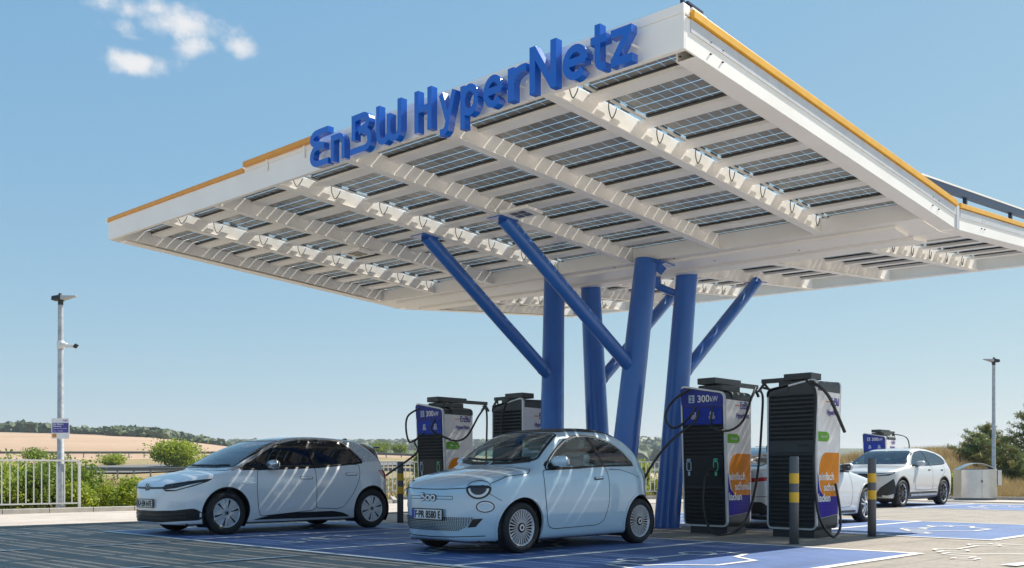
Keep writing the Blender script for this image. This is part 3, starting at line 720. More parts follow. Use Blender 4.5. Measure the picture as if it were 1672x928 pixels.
        blob = [(1, 1.24), (1, .60), (.36, .60)] + [(.36+.27*math.cos(R(a)), .60+.27+.27*math.sin(R(a))) for a in (-110, -130, -150, -170)] + [(.06, .92), (.06, 1.0)] + [(.06+.34+.34*math.cos(R(a)), .96+.28*math.sin(R(a))) for a in (170, 155, 140, 125, 110, 95)] + [(.45, 1.24)]
        pl(m, [(0, .285), (1, .335), (1, .62), (.25, .62), (.10, .70), (.03, .86), (0, .95)], .006, 1, .003)
        pl(m, blob, .008, 0, .003)
        mg = M(); ml = M(); pl(mg, [(0.02, 1.40), (.42, 1.40), (.50, 1.425), (.53, 1.47), (.50, 1.515), (.42, 1.54), (.02, 1.54)], .008, 2, .003)
        pl(ml, [(.36, 1.975), (.54, 1.975), (.54, 1.99), (.36, 1.99)], .006, 0, .002)
        o1 = lambda u_, z, off=.0085: (xs+sgn*off, Y(u_, z), z)
        up = (0, 0, 1)
        put_text(m, 'einfach', .16, o1(.03, .84, .011), ex, up, 3, width=.47, bold=.004)
        put_text(m, 'schnell', .16, o1(.27, .685, .011), ex, up, 3, width=.46, bold=.004)
        put_text(m, 'laden', .16, o1(.0, .53, .013), ex, up, 3, width=.37, bold=.004)
        put_text(mg, 'Ökostrom', .05, o1(.14, 1.455, .011), ex, up, 3, width=.18)
        for k in range(4):
            for j in range(7): pl(m, [(.18+j*.10+.04*(k % 2), .40+k*.05), (.20+j*.10+.04*(k % 2), .40+k*.05), (.20+j*.10+.04*(k % 2), .408+k*.05), (.18+j*.10+.04*(k % 2), .408+k*.05)], .0095, 4, .001)
        put_logo(ml, 'EnBW', o1(.56, 1.93, .012), ex, up, (-sgn*.003, 0, 0), .115, .27, 5)
        put_text(ml, 'HyperNetz', .105, o1(.40, 1.795, .009), ex, up, 5, width=.37, bold=.002)
        PM = [c_orange, c_indigo, c_green, c_white, c_dots, c_purple]; m.build('slogan_print', PM, sp); mg.build('green_tag', PM, sp); ml.build('logo_print', PM, sp)
    m = M()                                            # rounded cap running front to back along the low side
    prof = [(W+.012, 2.07)] + [(W-.10+.112*math.cos(R(a)), 2.12+.085*math.sin(R(a))) for a in (0, 20, 40, 60, 80)] + [(W-.34, 2.245), (W-.34, 2.15), (W-.05, 2.07)]
    m.prism(prof, (0, Dp+.0, 0), (1, 0, 0), (0, 0, 1), (0, -2*Dp+.14, 0)); m.build('cap', ch_dark, t, fixn=True)
    # cable arm on top
    m = M(); m.box(-.14, .28, -Dp+.02, .22, 2.20, 2.30); m.build('arm_mount', ch_dark, t, bevel=.015)
    am = bpy.data.objects.new('cable_arm', None)
    ax, ay, ang, L1, L2 = arm
    m = M(); m.box(-.16, .16, -L1, L1, 0, .095); o = m.build('arm_box', ch_dark, t, bevel=.008); o.location = (ax, ay, 2.315); o.rotation_euler = (0, 0, ang)
    m = M(); m.box(.03, .11, L1, L1+L2, .0, .065); m.bar((.07, L1+L2-.03, .0), (.07, L1+L2-.13, -.12), .04, .03); m.bar((.07, L1+L2-.03, .0), (.07, L1+L2+.07, -.12), .04, .03); o2 = m.build('arm_boom', ch_dark, o, bevel=.004)
    return t
ca = charger('charging station numbered 2 with its blue header in front of the right blue column', (-8.29, 13.10, 0), 0, '2', (.04, -.0, 0, .38, .62))
cb = charger('dark-backed charging station behind the nearest striped bollard at the right end', (-6.93, 13.28, 0), PI, '4', (-.02, .05, -PI/2, .22, .48))
cc = charger('charging station numbered 1 with its blue header, between the two front cars', (-14.09, 12.56, 0), 0, '1', (.04, -.0, 0, .38, .62))
cd = charger('dark-backed charging station half hidden behind the leftmost blue column', (-12.35, 12.86, 0), PI, '3', (-.02, .05, -PI/2, .22, .48))
ce = charger('far charging station showing over the roof of the big white car on the right', (-13.85, 31.9, 0), 0, '5', (.04, 0, 0, .38, .5))
# cables and plugs: things hanging from the chargers
def cable(label, P, r=.019, n=8, plug=None, cat='cable', grp='charging cables'):
    pts = spline(P, n); c0 = Vector(P[-1])
    t = thing('charging_cable', label, cat, tuple(c0), 0, grp)
    m = M(); m.tube(pts, r, 10); m.build('cord', cable_m, t, True)
    if plug:
        d = Vector(plug).normalized(); a = pts[-1]
        m = M(); m.tube([a-d*.02, a+d*.05, a+d*.06, a+d*.13], [.024, .028, .036, .032], 12); m.tube([a+d*.02, a+d*.0+Vector((0, 0, -.07))], [.02, .018], 8); m.build('plug', black_m, t, True)
    return t
cable('black cable running from charger 2 down to the tail of the pale blue car', [(-8.30, 12.60, 1.92), (-8.33, 12.55, 1.74), (-8.5, 12.40, 1.56), (-8.62, 12.2, 1.36), (-8.66, 11.9, 1.08), (-8.62, 11.62, .84)], plug=(.0, -1, .05))
cable('black cable loop hanging at the left edge of charger 2', [(-8.46, 12.60, 2.24), (-8.74, 12.56, 2.08), (-8.87, 12.53, 1.86), (-8.80, 12.53, 1.68), (-8.64, 12.53, 1.66), (-8.44, 12.55, 1.80), (-8.36, 12.6, 1.95)])
cable('black cable swagged across the white side of charger 2 from its blue recess', [(-8.07, 12.63, 1.96), (-8.07, 12.58, 1.72), (-7.95, 12.5, 1.60), (-7.82, 12.72, 1.59), (-7.76, 12.98, 1.74), (-7.75, 13.18, 2.05), (-7.80, 13.42, 2.28), (-7.93, 13.62, 2.26)])
cable('long black cable from the arm of charger 2 to the ground and its green socket', [(-7.93, 13.80, 2.26), (-7.80, 13.64, 2.12), (-7.74, 13.50, 1.7), (-7.70, 13.34, 1.06), (-7.66, 13.08, .50), (-7.64, 12.72, .13), (-7.74, 12.42, .03), (-7.98, 12.44, .07), (-8.16, 12.52, .40), (-8.17, 12.56, .78), (-8.10, 12.56, .98)], plug=(.15, 1, .1))
cable('short black cable hanging over the side of the charger nearest the right bollard', [(-6.62, 12.88, 2.26), (-6.47, 12.95, 2.16), (-6.44, 13.15, 2.02), (-6.44, 13.34, 1.84), (-6.44, 13.62, 1.55)], .024)
cable('black cable looped to the ground beside the charger nearest the right bollard', [(-6.66, 12.86, 2.28), (-6.50, 12.82, 2.10), (-6.47, 12.76, 1.66), (-6.47, 12.72, 1.05), (-6.44, 12.80, .36), (-6.42, 13.15, .035), (-6.42, 13.42, .12), (-6.44, 13.46, .43), (-6.47, 13.38, .79)])
cable('black cable dropping from the left arm end of the charger beside charger 2', [(-7.63, 13.35, 2.26), (-7.50, 13.40, 2.20), (-7.48, 13.45, 2.0), (-7.55, 13.50, 1.7), (-7.58, 13.72, 1.3), (-7.5, 13.75, .7)])
cable('black cable running from charger 1 down to the tail of the white hatchback', [(-14.2, 12.10, 1.72), (-14.3, 11.95, 1.55), (-14.0, 11.75, 1.33), (-14.2, 11.35, 1.0), (-14.36, 10.98, .72)], plug=(0, -1, 0))
cable('black cable loop hanging at the left edge of charger 1', [(-14.2, 12.0, 2.2), (-14.5, 11.95, 2.05), (-14.56, 11.95, 1.8), (-14.46, 11.95, 1.55), (-14.3, 12.0, 1.6)])
cable('black cable swagged over the white side of charger 1', [(-13.86, 12.08, 1.96), (-13.86, 12.0, 1.76), (-13.64, 12.14, 1.62), (-13.60, 12.42, 1.56), (-13.58, 12.68, 1.68), (-13.57, 12.95, 2.05), (-13.62, 13.2, 2.26)])
cable('black cable hanging from the arm end of charger 1', [(-13.78, 13.28, 2.27), (-13.62, 13.22, 2.14), (-13.60, 13.20, 1.6), (-13.60, 13.16, .9), (-13.6, 13.0, .3)])
cable('black cable hanging from the arm of the charger behind the leftmost column', [(-13.02, 12.95, 2.27), (-12.92, 12.9, 2.14), (-12.9, 12.9, 1.6), (-12.9, 12.9, .9), (-12.9, 12.9, .3)])
cable('black cable draped over the dark back of the charger behind the leftmost column', [(-12.2, 12.45, 2.28), (-12.3, 12.42, 2.2), (-12.42, 12.44, 1.9), (-12.45, 12.44, 1.4)])
cable('black cable hanging from the arm of the far charger behind the big white car', [(-13.8, 32.65, 2.3), (-13.4, 32.9, 2.2), (-13.3, 33.0, 1.9), (-13.35, 32.9, 1.5)])

# ------------------------------------------------------------------ bollards
def bollard(loc, label, h=1.16):
    t = thing('bollard', label, 'bollard', (*loc, 0), 0, 'striped bollards guarding the chargers')
    m = M(); m.lathe([(0, 0), (.060, 0), (.060, h-.012), (.052, h), (0, h)], n=28); m.tube([(0, 0, 0), (0, 0, .008)], .075, 20); m.build('post', boll_m, t)
    for z in (.80, .55):
        m = M(); m.lathe([(.0605, z+.003), (.0625, z+.003), (.0625, z+.137), (.0605, z+.137)], n=28, sm=False); m.build('reflective_band', boll_y, t)
    return t
bollard((-6.24, 11.72), 'nearest grey bollard with two yellow bands, in front of the dark-backed charger')
bollard((-6.16, 13.92), 'grey bollard with two yellow bands in front of the white saloon front wheel')
bollard((-14.28, 11.58), 'grey bollard with two yellow bands standing between the two front cars')

# ------------------------------------------------------------------ cars
def tab(T_, x): return np.interp(x, [a for a, _ in T_], [b for _, b in T_])
class Car:
    def __init__(s, name, label, cat, loc, rz, prof, Wz, L, nose, tail, paint, k=.07, curve=(.16, .10, .05), spine=(.75, .75, .62), k_tab=None):
        s.root = thing(name, label, cat, loc, rz); s.L = L; s.paint = paint
        P = np.array(smooth_poly(prof, 5)); s.prof = P
        # 2D signed distance grid of the side silhouette
        h = .0125; ys = np.arange(-.3, L+.3, h); zs = np.arange(-.1, 2.0, h)
        Yg, Zg = np.meshgrid(ys, zs, indexing='ij'); A = P; B = np.roll(P, -1, 0)
        dmin = np.full(Yg.shape, 9.); ins = np.zeros(Yg.shape, bool)
        for a, b in zip(A, B):
            ab = b-a; t = np.clip(((Yg-a[0])*ab[0]+(Zg-a[1])*ab[1])/max(1e-9, ab@ab), 0, 1)
            dmin = np.minimum(dmin, np.hypot(Yg-a[0]-t*ab[0], Zg-a[1]-t*ab[1]))
            c = ((a[1] > Zg) != (b[1] > Zg)); 
            if a[1] != b[1]: ins ^= c & (Yg < (b[0]-a[0])*(Zg-a[1])/(b[1]-a[1])+a[0])
        G = np.where(ins, -dmin, dmin)
        for _ in range(3):
            G[1:-1] = (G[:-2]+G[1:-1]*2+G[2:])/4; G[:, 1:-1] = (G[:, :-2]+G[:, 1:-1]*2+G[:, 2:])/4
        def sdf(y, z):
            i = np.clip((y-ys[0])/h, 0, len(ys)-2.001); j = np.clip((z-zs[0])/h, 0, len(zs)-2.001); i0 = i.astype(int); j0 = j.astype(int); fi = i-i0; fj = j-j0
            return (G[i0, j0]*(1-fi)*(1-fj)+G[i0+1, j0]*fi*(1-fj)+G[i0, j0+1]*(1-fi)*fj+G[i0+1, j0+1]*fi*fj)
        cf, cr, cz = curve
        zz_ = np.linspace(0, 2, 400); wv = np.interp(zz_, [a for a, _ in Wz], [b for _, b in Wz])
        for _ in range(60): wv[1:-1] = (wv[:-2]+wv[1:-1]*2+wv[2:])/4
        def plan(y):
            a = np.clip((nose[0]-y)/nose[0], 0, 1); b = np.clip((y-(L-tail[0]))/tail[0], 0, 1)
            return (1-a**nose[1])**(1/nose[2]) * (1-b**tail[1])**(1/tail[2])
        def F(x, y, z):
            ax = np.abs(x); t = np.clip(y/L, 0, 1)
            g = z > .9
            yy = y - (cf*(1-t)**1.5 - cr*t**1.5)*ax**2*np.clip((z-.75)/.3, 0, 1) * 2.2
            a_ = sdf(yy, z+cz*ax**2*np.clip((z-.4)/.4, 0, 1)*2)
            b_ = ax - np.interp(z, zz_, wv)*np.clip(plan(y), 0, 1)
            kk = k if k_tab is None else np.interp(z, [q[0] for q in k_tab], [q[1] for q in k_tab])
            hh = np.clip(.5+.5*(a_-b_)/kk, 0, 1)
            return b_*(1-hh)+a_*hh + kk*hh*(1-hh)
        s.F = F
        y0, y1, zc = spine[0], L-spine[1], spine[2]
        nst = int((y1-y0)/.022); nf = 46; nphi = 150
        phi = np.linspace(-PI/2, PI/2, nphi)
        cols = [(y, 0.) for y in np.linspace(y1, y0, nst)] + [(y0, a) for a in np.linspace(0, PI, 2*nf)[1:-1]] + [(y, PI) for y in np.linspace(y0, y1, nst)] + [(y1, PI+a) for a in np.linspace(0, PI, 2*nf)[1:-1]]
        ya = np.array([c[0] for c in cols])[:, None]; aa = np.array([c[1] for c in cols])[:, None]; ph = phi[None, :]
        dx = np.cos(ph)*np.cos(aa); dy = -np.cos(ph)*np.sin(aa); dz = np.sin(ph)+0*aa
        lo = np.zeros(dx.shape); hi = np.full(dx.shape, -1.)
        for st in np.arange(.04, 2.2, .04):
            val = F(dx*st, ya+dy*st, zc+dz*st); new = (val > 0) & (hi < 0); hi[new] = st; lo[(hi < 0)] = st
        hi[hi < 0] = 2.2
        for _ in range(16):
            mid = (lo+hi)/2; val = F(dx*mid, ya+dy*mid, zc+dz*mid); lo = np.where(val <= 0, mid, lo); hi = np.where(val > 0, mid, hi)
        X = dx*mid; Y = ya+dy*mid; Z = zc+dz*mid
        nc = len(cols); s.V = np.stack([X, Y, Z], -1).reshape(-1, 3)
        s.Fc = [(i*nphi+j, ((i+1) % nc)*nphi+j, ((i+1) % nc)*nphi+j+1, i*nphi+j+1) for i in range(nc) for j in range(nphi-1)]
        s.Fc = [q[::-1] for q in s.Fc]
        s.bvh = BVHTree.FromPolygons([tuple(p) for p in s.V], s.Fc)
        s.cuts = []
    # projection frames: returns 3D start point and direction for a 2D point
    def ray(s, kind, p):
        if kind == 'R': return Vector((2, p[0], p[1])), Vector((-1, 0, 0))
        if kind == 'L': return Vector((-2, p[0], p[1])), Vector((1, 0, 0))
        if kind == 'F': return Vector((p[0], -2, p[1])), Vector((0, 1, 0))
        if kind == 'B': return Vector((p[0], s.L+2, p[1])), Vector((0, -1, 0))
        if kind == 'T': return Vector((p[0], p[1], 3)), Vector((0, 0, -1))
        if kind[0] == 'D':                             # front corner, 45 degrees or other angle
            a = R(float(kind[1:])); d = Vector((-math.sin(a), math.cos(a), 0)); r = Vector((math.cos(a), math.sin(a), 0))
            return r*p[0] + Vector((0, 0, p[1])) - d*3, d
    def hit(s, kind, p, off):
        o, d = s.ray(kind, p); loc, nrm, i, dd_ = s.bvh.ray_cast(o, d)
        if loc is None: return None
        if nrm.dot(d) > 0: nrm = -nrm
        return loc + nrm*off, nrm
    def dens(s, P, h=.03):
        out = []
        for i in range(len(P)):
            a, b = Vector(P[i]), Vector(P[(i+1) % len(P)]); n = max(1, int((b-a).length/h))
            out += [tuple(a.lerp(b, t/n)) for t in range(n)]
        return out
    def patch(s, name, kind, poly, mats, off=.004, parent=None, h=.035, skirt=.012, mirror=False):
        P = s.dens(poly, h); n = len(P)
        xs = [p[0] for p in P]; ys = [p[1] for p in P]; inner = []
        def inside(q):
            c = False
            for i in range(n):
                a, b = P[i], P[i-1]
                if (a[1] > q[1]) != (b[1] > q[1]) and q[0] < (b[0]-a[0])*(q[1]-a[1])/(b[1]-a[1])+a[0]: c = not c
            return c
        def dedge(q): return min((q[0]-p[0])**2+(q[1]-p[1])**2 for p in P)
        gx = np.arange(min(xs), max(xs), h); gy = np.arange(min(ys), max(ys), h)
        for i, x in enumerate(gx):
            for y in gy:
                q = (x+.013, y+(i % 2)*h/2)
                if inside(q) and dedge(q) > (h*.55)**2: inner.append(q)
        vin = [Vector(p) for p in P+inner]
        r = delaunay_2d_cdt(vin, [], [list(range(n))], 1, 1e-6)
        vs = []; ok = True
        for q in r[0]:
            t = s.hit(kind, q, off)
            vs.append(t)
        good = [i for i, t in enumerate(vs) if t]
        if not good: return None
        V2 = []; Nn = []
        for t, q in zip(vs, r[0]):
            if t is None:
                g = min(good, key=lambda i: (r[0][i]-q).length); t = vs[g]
            V2.append(t[0]); Nn.append(t[1])
        F2 = [tuple(f) for f in r[2]]
        ed = set()
        for f in F2:
            for i in range(len(f)): ed.add((f[i], f[(i+1) % len(f)]))
        m = M()
        # orient faces outward
        a, b, c = (V2[i] for i in F2[len(F2)//2][:3]); flip = (b-a).cross(c-a).dot(Nn[F2[len(F2)//2][0]]) < 0
        FF = [f[::-1] if flip else f for f in F2]; m.add(V2, FF, 0, True)
        bd = [(a, b) for a, b in ed if (b, a) not in ed]; o = len(m.v)
        m.add([V2[a] for a, b in bd for _ in (0,)], [], 0)
        for a, b in bd:
            m.add([V2[a], V2[b], V2[b]-Nn[b]*skirt, V2[a]-Nn[a]*skirt], [(3, 2, 1, 0) if not flip else (0, 1, 2, 3)], 0, False)
        return m.build(name, mats, parent or s.root)
    def strip(s, m, kind, pts, w_, off=.002, closed=False, mi=0, h=.03, side=0, sm=True, th=.0):
        """conformal strip along a 2D line; side 0 centred, +1 / -1 to one side"""
        P = s.dens(pts, h) if closed else [tuple(Vector(pts[i]).lerp(Vector(pts[i+1]), t/max(1, int((Vector(pts[i+1])-Vector(pts[i])).length/h)))) for i in range(len(pts)-1) for t in range(max(1, int((Vector(pts[i+1])-Vector(pts[i])).length/h)))] + [tuple(pts[-1])]
        n = len(P); A = []; B = []; last = None
        for i in range(n):
            p = Vector(P[i]); a = Vector(P[(i-1) % n] if (closed or i > 0) else P[i]); b = Vector(P[(i+1) % n] if (closed or i < n-1) else P[i]); d = (b-a)
            d = d.normalized() if d.length > 1e-9 else Vector((1, 0)); nn = Vector((-d.y, d.x)); lo_, hi_ = (-w_/2, w_/2) if side == 0 else ((0, w_) if side > 0 else (-w_, 0))
            t1 = s.hit(kind, p+nn*lo_, off); t2 = s.hit(kind, p+nn*hi_, off)
            if t1 is None or t2 is None: A.append(None); B.append(None); continue
            A.append(t1); B.append(t2)
        for i in range(n if closed else n-1):
            j = (i+1) % n
            if A[i] and A[j]:
                q = [A[i][0], A[j][0], B[j][0], B[i][0]]
                if (q[1]-q[0]).length > .3: continue
                fl = (q[1]-q[0]).cross(q[2]-q[0]).dot(A[i][1]) < 0
                m.add(q, [(3, 2, 1, 0) if fl else (0, 1, 2, 3)], mi, sm)
                if th:
                    for E1, E2 in ((A, B), (B, A)):
                        m.add([E1[i][0], E1[j][0], E1[j][0]-E1[j][1]*th, E1[i][0]-E1[i][1]*th], [(0, 1, 2, 3)], mi)
    def cut(s, kind, poly, cond=None): s.cuts.append((kind, poly, cond))
    def finish(s, mats_fn=None, mats=None):
        C_ = s.V[np.array(s.Fc)].mean(1); keep = np.ones(len(s.Fc), bool)
        for kind, poly, cond in s.cuts:
            if kind in 'RL': u_, v_ = C_[:, 1], C_[:, 2]; side = (C_[:, 0] > 0.3) if kind == 'R' else (C_[:, 0] < -.3)
            elif kind in 'FB': u_, v_ = C_[:, 0], C_[:, 2]; side = (C_[:, 1] < s.L/2) if kind == 'F' else (C_[:, 1] > s.L/2)
            else: u_, v_ = C_[:, 0], C_[:, 1]; side = C_[:, 2] > .85
            ins = np.zeros(len(C_), bool)
            for i in range(len(poly)):
                a, b = poly[i], poly[i-1]
                if a[1] == b[1]: continue
                c = ((a[1] > v_) != (b[1] > v_)) & (u_ < (b[0]-a[0])*(v_-a[1])/(b[1]-a[1])+a[0]); ins ^= c
            keep &= ~(ins & side)
        m = M(); Fk = [f for f, k_ in zip(s.Fc, keep) if k_]
        m.add(s.V, Fk, 0, True)
        if mats_fn is not None:
            m.m = [mats_fn(c) for c, k_ in zip(C_, keep) if k_]
        o = m.build('body', mats or s.paint, s.root); return o

def wheel(car, x, y, r, w_, style, side, rim_r, first=None):
    """side +1 right, -1 left; wheel centre at (x, y, r)"""
    m = M(); hw = w_/2
    prof = [(rim_r-.01, -hw+.02), (rim_r+.012, -hw+.004), (r-.055, -hw-.004), (r-.02, -hw+.012), (r-.003, -hw+.04), (r, 0), (r-.003, hw-.04), (r-.02, hw-.012), (r-.055, hw+.004), (rim_r+.012, hw-.004), (rim_r-.004, hw-.02), (rim_r-.03, hw-.10), (rim_r-.03, -hw+.03)]
    m.lathe(prof, 'x', n=56, close=True)
    for g_ in (-.05, -.017, .017, .05): m.lathe([(r+.0008, g_-.003), (r+.0008, g_+.003)], 'x', n=56, mi=1)
    wo = m.build('wheel', [rubber, black_m], car.root); wo.location = (x, y, r)
    if side < 0: wo.rotation_euler = (0, 0, PI)
    bx = hw-.03
    m = M(); silver = mat('rim_silver', (.66, .67, .69), .32, .35); dk = mat('rim_dark', (.02, .02, .022), .3, .3)
    def pol(rr, a): return (rr*math.cos(a), rr*math.sin(a))
    def plate(P, x0, x1, mi): m.prism(P, (x0, 0, 0), (0, 1, 0), (0, 0, 1), (x1-x0, 0, 0), mi)
    m.lathe([(rim_r+.008, bx-.004), (rim_r+.008, bx+.012), (rim_r-.012, bx+.012), (rim_r-.016, bx-.05)], 'x', n=56, mi=0)
    if style == 'disc':
        m.lathe([(rim_r-.013, bx+.006), (rim_r*.5, bx+.014), (.05, bx+.012), (0, bx+.014)], 'x', n=56, mi=0)
        for k in range(6):
            a0 = k*PI/3+.25
            P = [pol(rim_r*.34, a0-.055), pol(rim_r*.88, a0-.085), pol(rim_r*.9, a0+.07), pol(rim_r*.34, a0+.09)]
            plate(P, bx+.002, bx+.0165, 1)
        for k in range(6):
            a0 = k*PI/3+.62
            plate([pol(rim_r*.3, a0-.012), pol(rim_r*.93, a0-.006), pol(rim_r*.93, a0+.006), pol(rim_r*.3, a0+.012)], bx+.005, bx+.0155, 2)
        m.lathe([(.034, bx+.010), (.034, bx+.022), (.024, bx+.023), (0, bx+.023)], 'x', n=24, mi=1); m.lathe([(.028, bx+.0235), (.022, bx+.0235)], 'x', n=24, mi=0)
    else:
        m.lathe([(rim_r-.016, bx-.05), (.06, bx-.07), (0, bx-.07)], 'x', n=40, mi=1)
        if style == 'multi':
            for k in range(28):
                a0 = k*2*PI/28
                plate([pol(.055, a0-.06), pol(rim_r*.6, a0-.030), pol(rim_r-.012, a0-.032), pol(rim_r-.012, a0+.032), pol(rim_r*.6, a0+.030), pol(.055, a0+.06)], bx-.02, bx+.006+.0003*(k % 2), 0)
            m.lathe([(.062, bx-.0), (.058, bx+.014), (.03, bx+.016), (.0, bx+.014)], 'x', n=28, mi=1); m.lathe([(.04, bx+.0165), (.031, bx+.0175), (.022, bx+.0165)], 'x', n=24, mi=0)
        elif style == 'double':
            for k in range(5):
                for dlt in (-.14, .14):
                    a0 = k*2*PI/5+PI/2; P = [pol(.05, a0+dlt*2.2-.2), pol(rim_r-.012, a0+dlt*1.5-.055), pol(rim_r-.012, a0+dlt*1.5+.055), pol(.05, a0+dlt*2.2+.2)]
                    plate(P, bx-.03, bx+.006+.0004*(dlt > 0), 0)
            m.lathe([(.07, bx-.02), (.066, bx+.010), (0, bx+.010)], 'x', n=28, mi=0); m.lathe([(.03, bx+.012), (0, bx+.012)], 'x', n=20, mi=1)
        elif style == 'dark':
            for k in range(5):
                for dlt in (-.16, .16):
                    a0 = k*2*PI/5+PI/2; P = [pol(.05, a0+dlt*2-.22), pol(rim_r-.012, a0+dlt*1.6-.05), pol(rim_r-.012, a0+dlt*1.6+.05), pol(.05, a0+dlt*2+.22)]
                    plate(P, bx-.03, bx+.006+.0004*(dlt > 0), 3)
            m.lathe([(.07, bx-.02), (.066, bx+.010), (0, bx+.010)], 'x', n=28, mi=3)
    m.build('rim', [silver, dk, mat('rim_groove', (.25, .26, .27), .4, .5), mat('rim_graphite', (.09, .09, .10), .25, .8)], wo)
    m = M(); m.tube([(-.10, 0, 0), (bx-.08, 0, 0)], .15, 24); m.build('brake_disc', galv_d, wo)
    return wo
def circ(cy, cz, r, a0=0, a1=360, n=40): return [(cy+r*math.cos(R(a0+(a1-a0)*k/n)), cz+r*math.sin(R(a0+(a1-a0)*k/n))) for k in range(n+(0 if a1-a0 == 360 else 1))]
def wells(car, ys, r, R_, wout):
    m = M()
    for y in ys:
        for sg in (1, -1):
            n = 36
            P = [(y+R_*math.cos(a), r+R_*math.sin(a)) for a in np.linspace(-.6, PI+.6, n)]
            x0, x1 = sg*(wout-.33), sg*(wout-.015)
            vs = [(x0, *p) for p in P] + [(x1, *p) for p in P]
            m.add(vs, [(i, i+1, i+1+n, i+n) for i in range(n-1)], 0, True); m.add([(x0, *p) for p in P], [tuple(range(n))])
    m.build('wheel_well', black_m, car.root)
def mirror_obj(o, parent):
    c = o.copy(); c.data = o.data.copy(); COL.objects.link(c); c.data.transform(Matrix.Scale(-1, 4, (1, 0, 0))); c.data.flip_normals(); c.parent = parent; return c
def both(o, parent=None):
    c = mirror_obj(o, parent or o.parent)
    for ch in kids(o): mirror_obj(ch, c)
    return c
def side_mirror(car, x, y, z, cap, lx=.13, scale=1.0, arm_y=.05):
    m = M()
    sec = []
    n = 18
    for i, t in enumerate(np.linspace(0, 1, 9)):
        rr = math.sqrt(max(.0, 1-(2*t-1)**4))*.98+.02
        for k in range(n):
            a = 2*PI*k/n; cy = math.cos(a)*.075*scale*rr*(1.15 if math.cos(a) < 0 else .8); cz = math.sin(a)*.072*scale*rr
            sec.append((x + t*.23*scale, y+cy+.03*t, z+cz+.012*t))
    fs = [(i*n+k, i*n+(k+1) % n, (i+1)*n+(k+1) % n, (i+1)*n+k) for i in range(8) for k in range(n)]
    m.add(sec, fs, 0, True); m.add(sec[:n], [tuple(range(n))[::-1]]); m.add(sec[-n:], [tuple(range(n))])
    mo = m.build('door_mirror', cap, car.root)
    m = M(); m.hexa([(x-.08, y-.04, z-.10), (x+.10, y-.03, z-.075), (x+.10, y+.03, z-.075), (x-.08, y+.06, z-.10), (x-.08, y-.03, z-.06), (x+.12, y-.03, z-.045), (x+.12, y+.03, z-.045), (x-.08, y+.05, z-.06)])
    m.build('mirror_foot', black_m, mo, bevel=.006)
    m = M(); m.prism(rrect(x+.02, x+.21*scale, z-.055*scale, z+.055*scale, .03), (0, y+.078*scale, 0), (1, 0, 0), (0, 0, 1), (0, -.01, 0)); m.build('mirror_glass', chrome, mo, fixn=True)
    both(mo, car.root)
def plate(car, txt, x, y, z, w_=.52, rear=False, blue=True, tilt=0, sx=1):
    d = -1 if not rear else 1; ex = Vector((-d*-1 if not rear else -1, 0, 0)); ex = Vector((1, 0, 0)) if not rear else Vector((-1, 0, 0)); ey = Vector((0, tilt, 1)).normalized()
    m = M(); o = Vector((x, y, z)); nn = ex.cross(ey)
    P = rrect(-w_/2-.012, w_/2+.012, -.012, .122, .01, 3); m.prism(P, o - nn*.012, ex, ey, nn*.010, 0)
    b = m.build('number_plate', black_m, car.root, fixn=True)
    m = M(); m.prism(rrect(-w_/2, w_/2, 0, .11, .008, 3), o - nn*.001, ex, ey, nn*.002, 0)
    if blue: m.prism([(-w_/2+.002, .002), (-w_/2+.042, .002), (-w_/2+.042, .108), (-w_/2+.002, .108)], o + nn*.0015, ex, ey, nn*.001, 1)
    put_text(m, txt, .118, o+ex*(-w_/2+.052)+ey*.013+nn*.003, ex, ey, 2, width=w_-.07, bold=.0035)
    m.build('plate_face', [plate_w, plate_b, black_print], b, fixn=False)
    return b
def interior(car, y0, y1, zf, hw, seats, seatmat, belt, dash_y):
    m = M(); m.box(-hw, hw, y0, y1, zf, zf+.06); m.box(-hw, hw, dash_y-.12, dash_y+.30, zf, belt-.02); m.box(-hw, -hw+.05, y0, y1, zf, belt-.04); m.box(hw-.05, hw, y0, y1, zf, belt-.04)
    m.box(-hw+.05, hw-.05, y1-.45, y1, zf+.06, belt-.12)
    m.build('cabin_trim', mat('cabin_dark', (.07, .08, .085), .7), car.root, bevel=.03)
    m = M(); m.lathe([(.165+.016*math.cos(a), .016*math.sin(a)) for a in np.linspace(0, 2*PI, 9)], 'y', (.36, dash_y+.42, belt+.0), 28); m.build('steering_wheel', black_m, car.root)
    for (sx_, sy_) in seats:
        m = M(); m.prism(rrect(-.22, .22, 0, .56, .08), (sx_, sy_+.30, zf+.30), (1, 0, 0), (0, .22, 1), (0, .12, 0)); m.box(sx_-.23, sx_+.23, sy_-.2, sy_+.32, zf+.2, zf+.36)
        so = m.build('seat', seatmat, car.root, bevel=.02, fixn=True)
        m = M(); m.prism(rrect(-.12, .12, 0, .17, .05), (sx_, sy_+.43, zf+.90), (1, 0, 0), (0, .15, 1), (0, .09, 0)); m.build('headrest', seatmat, so, bevel=.015, fixn=True)

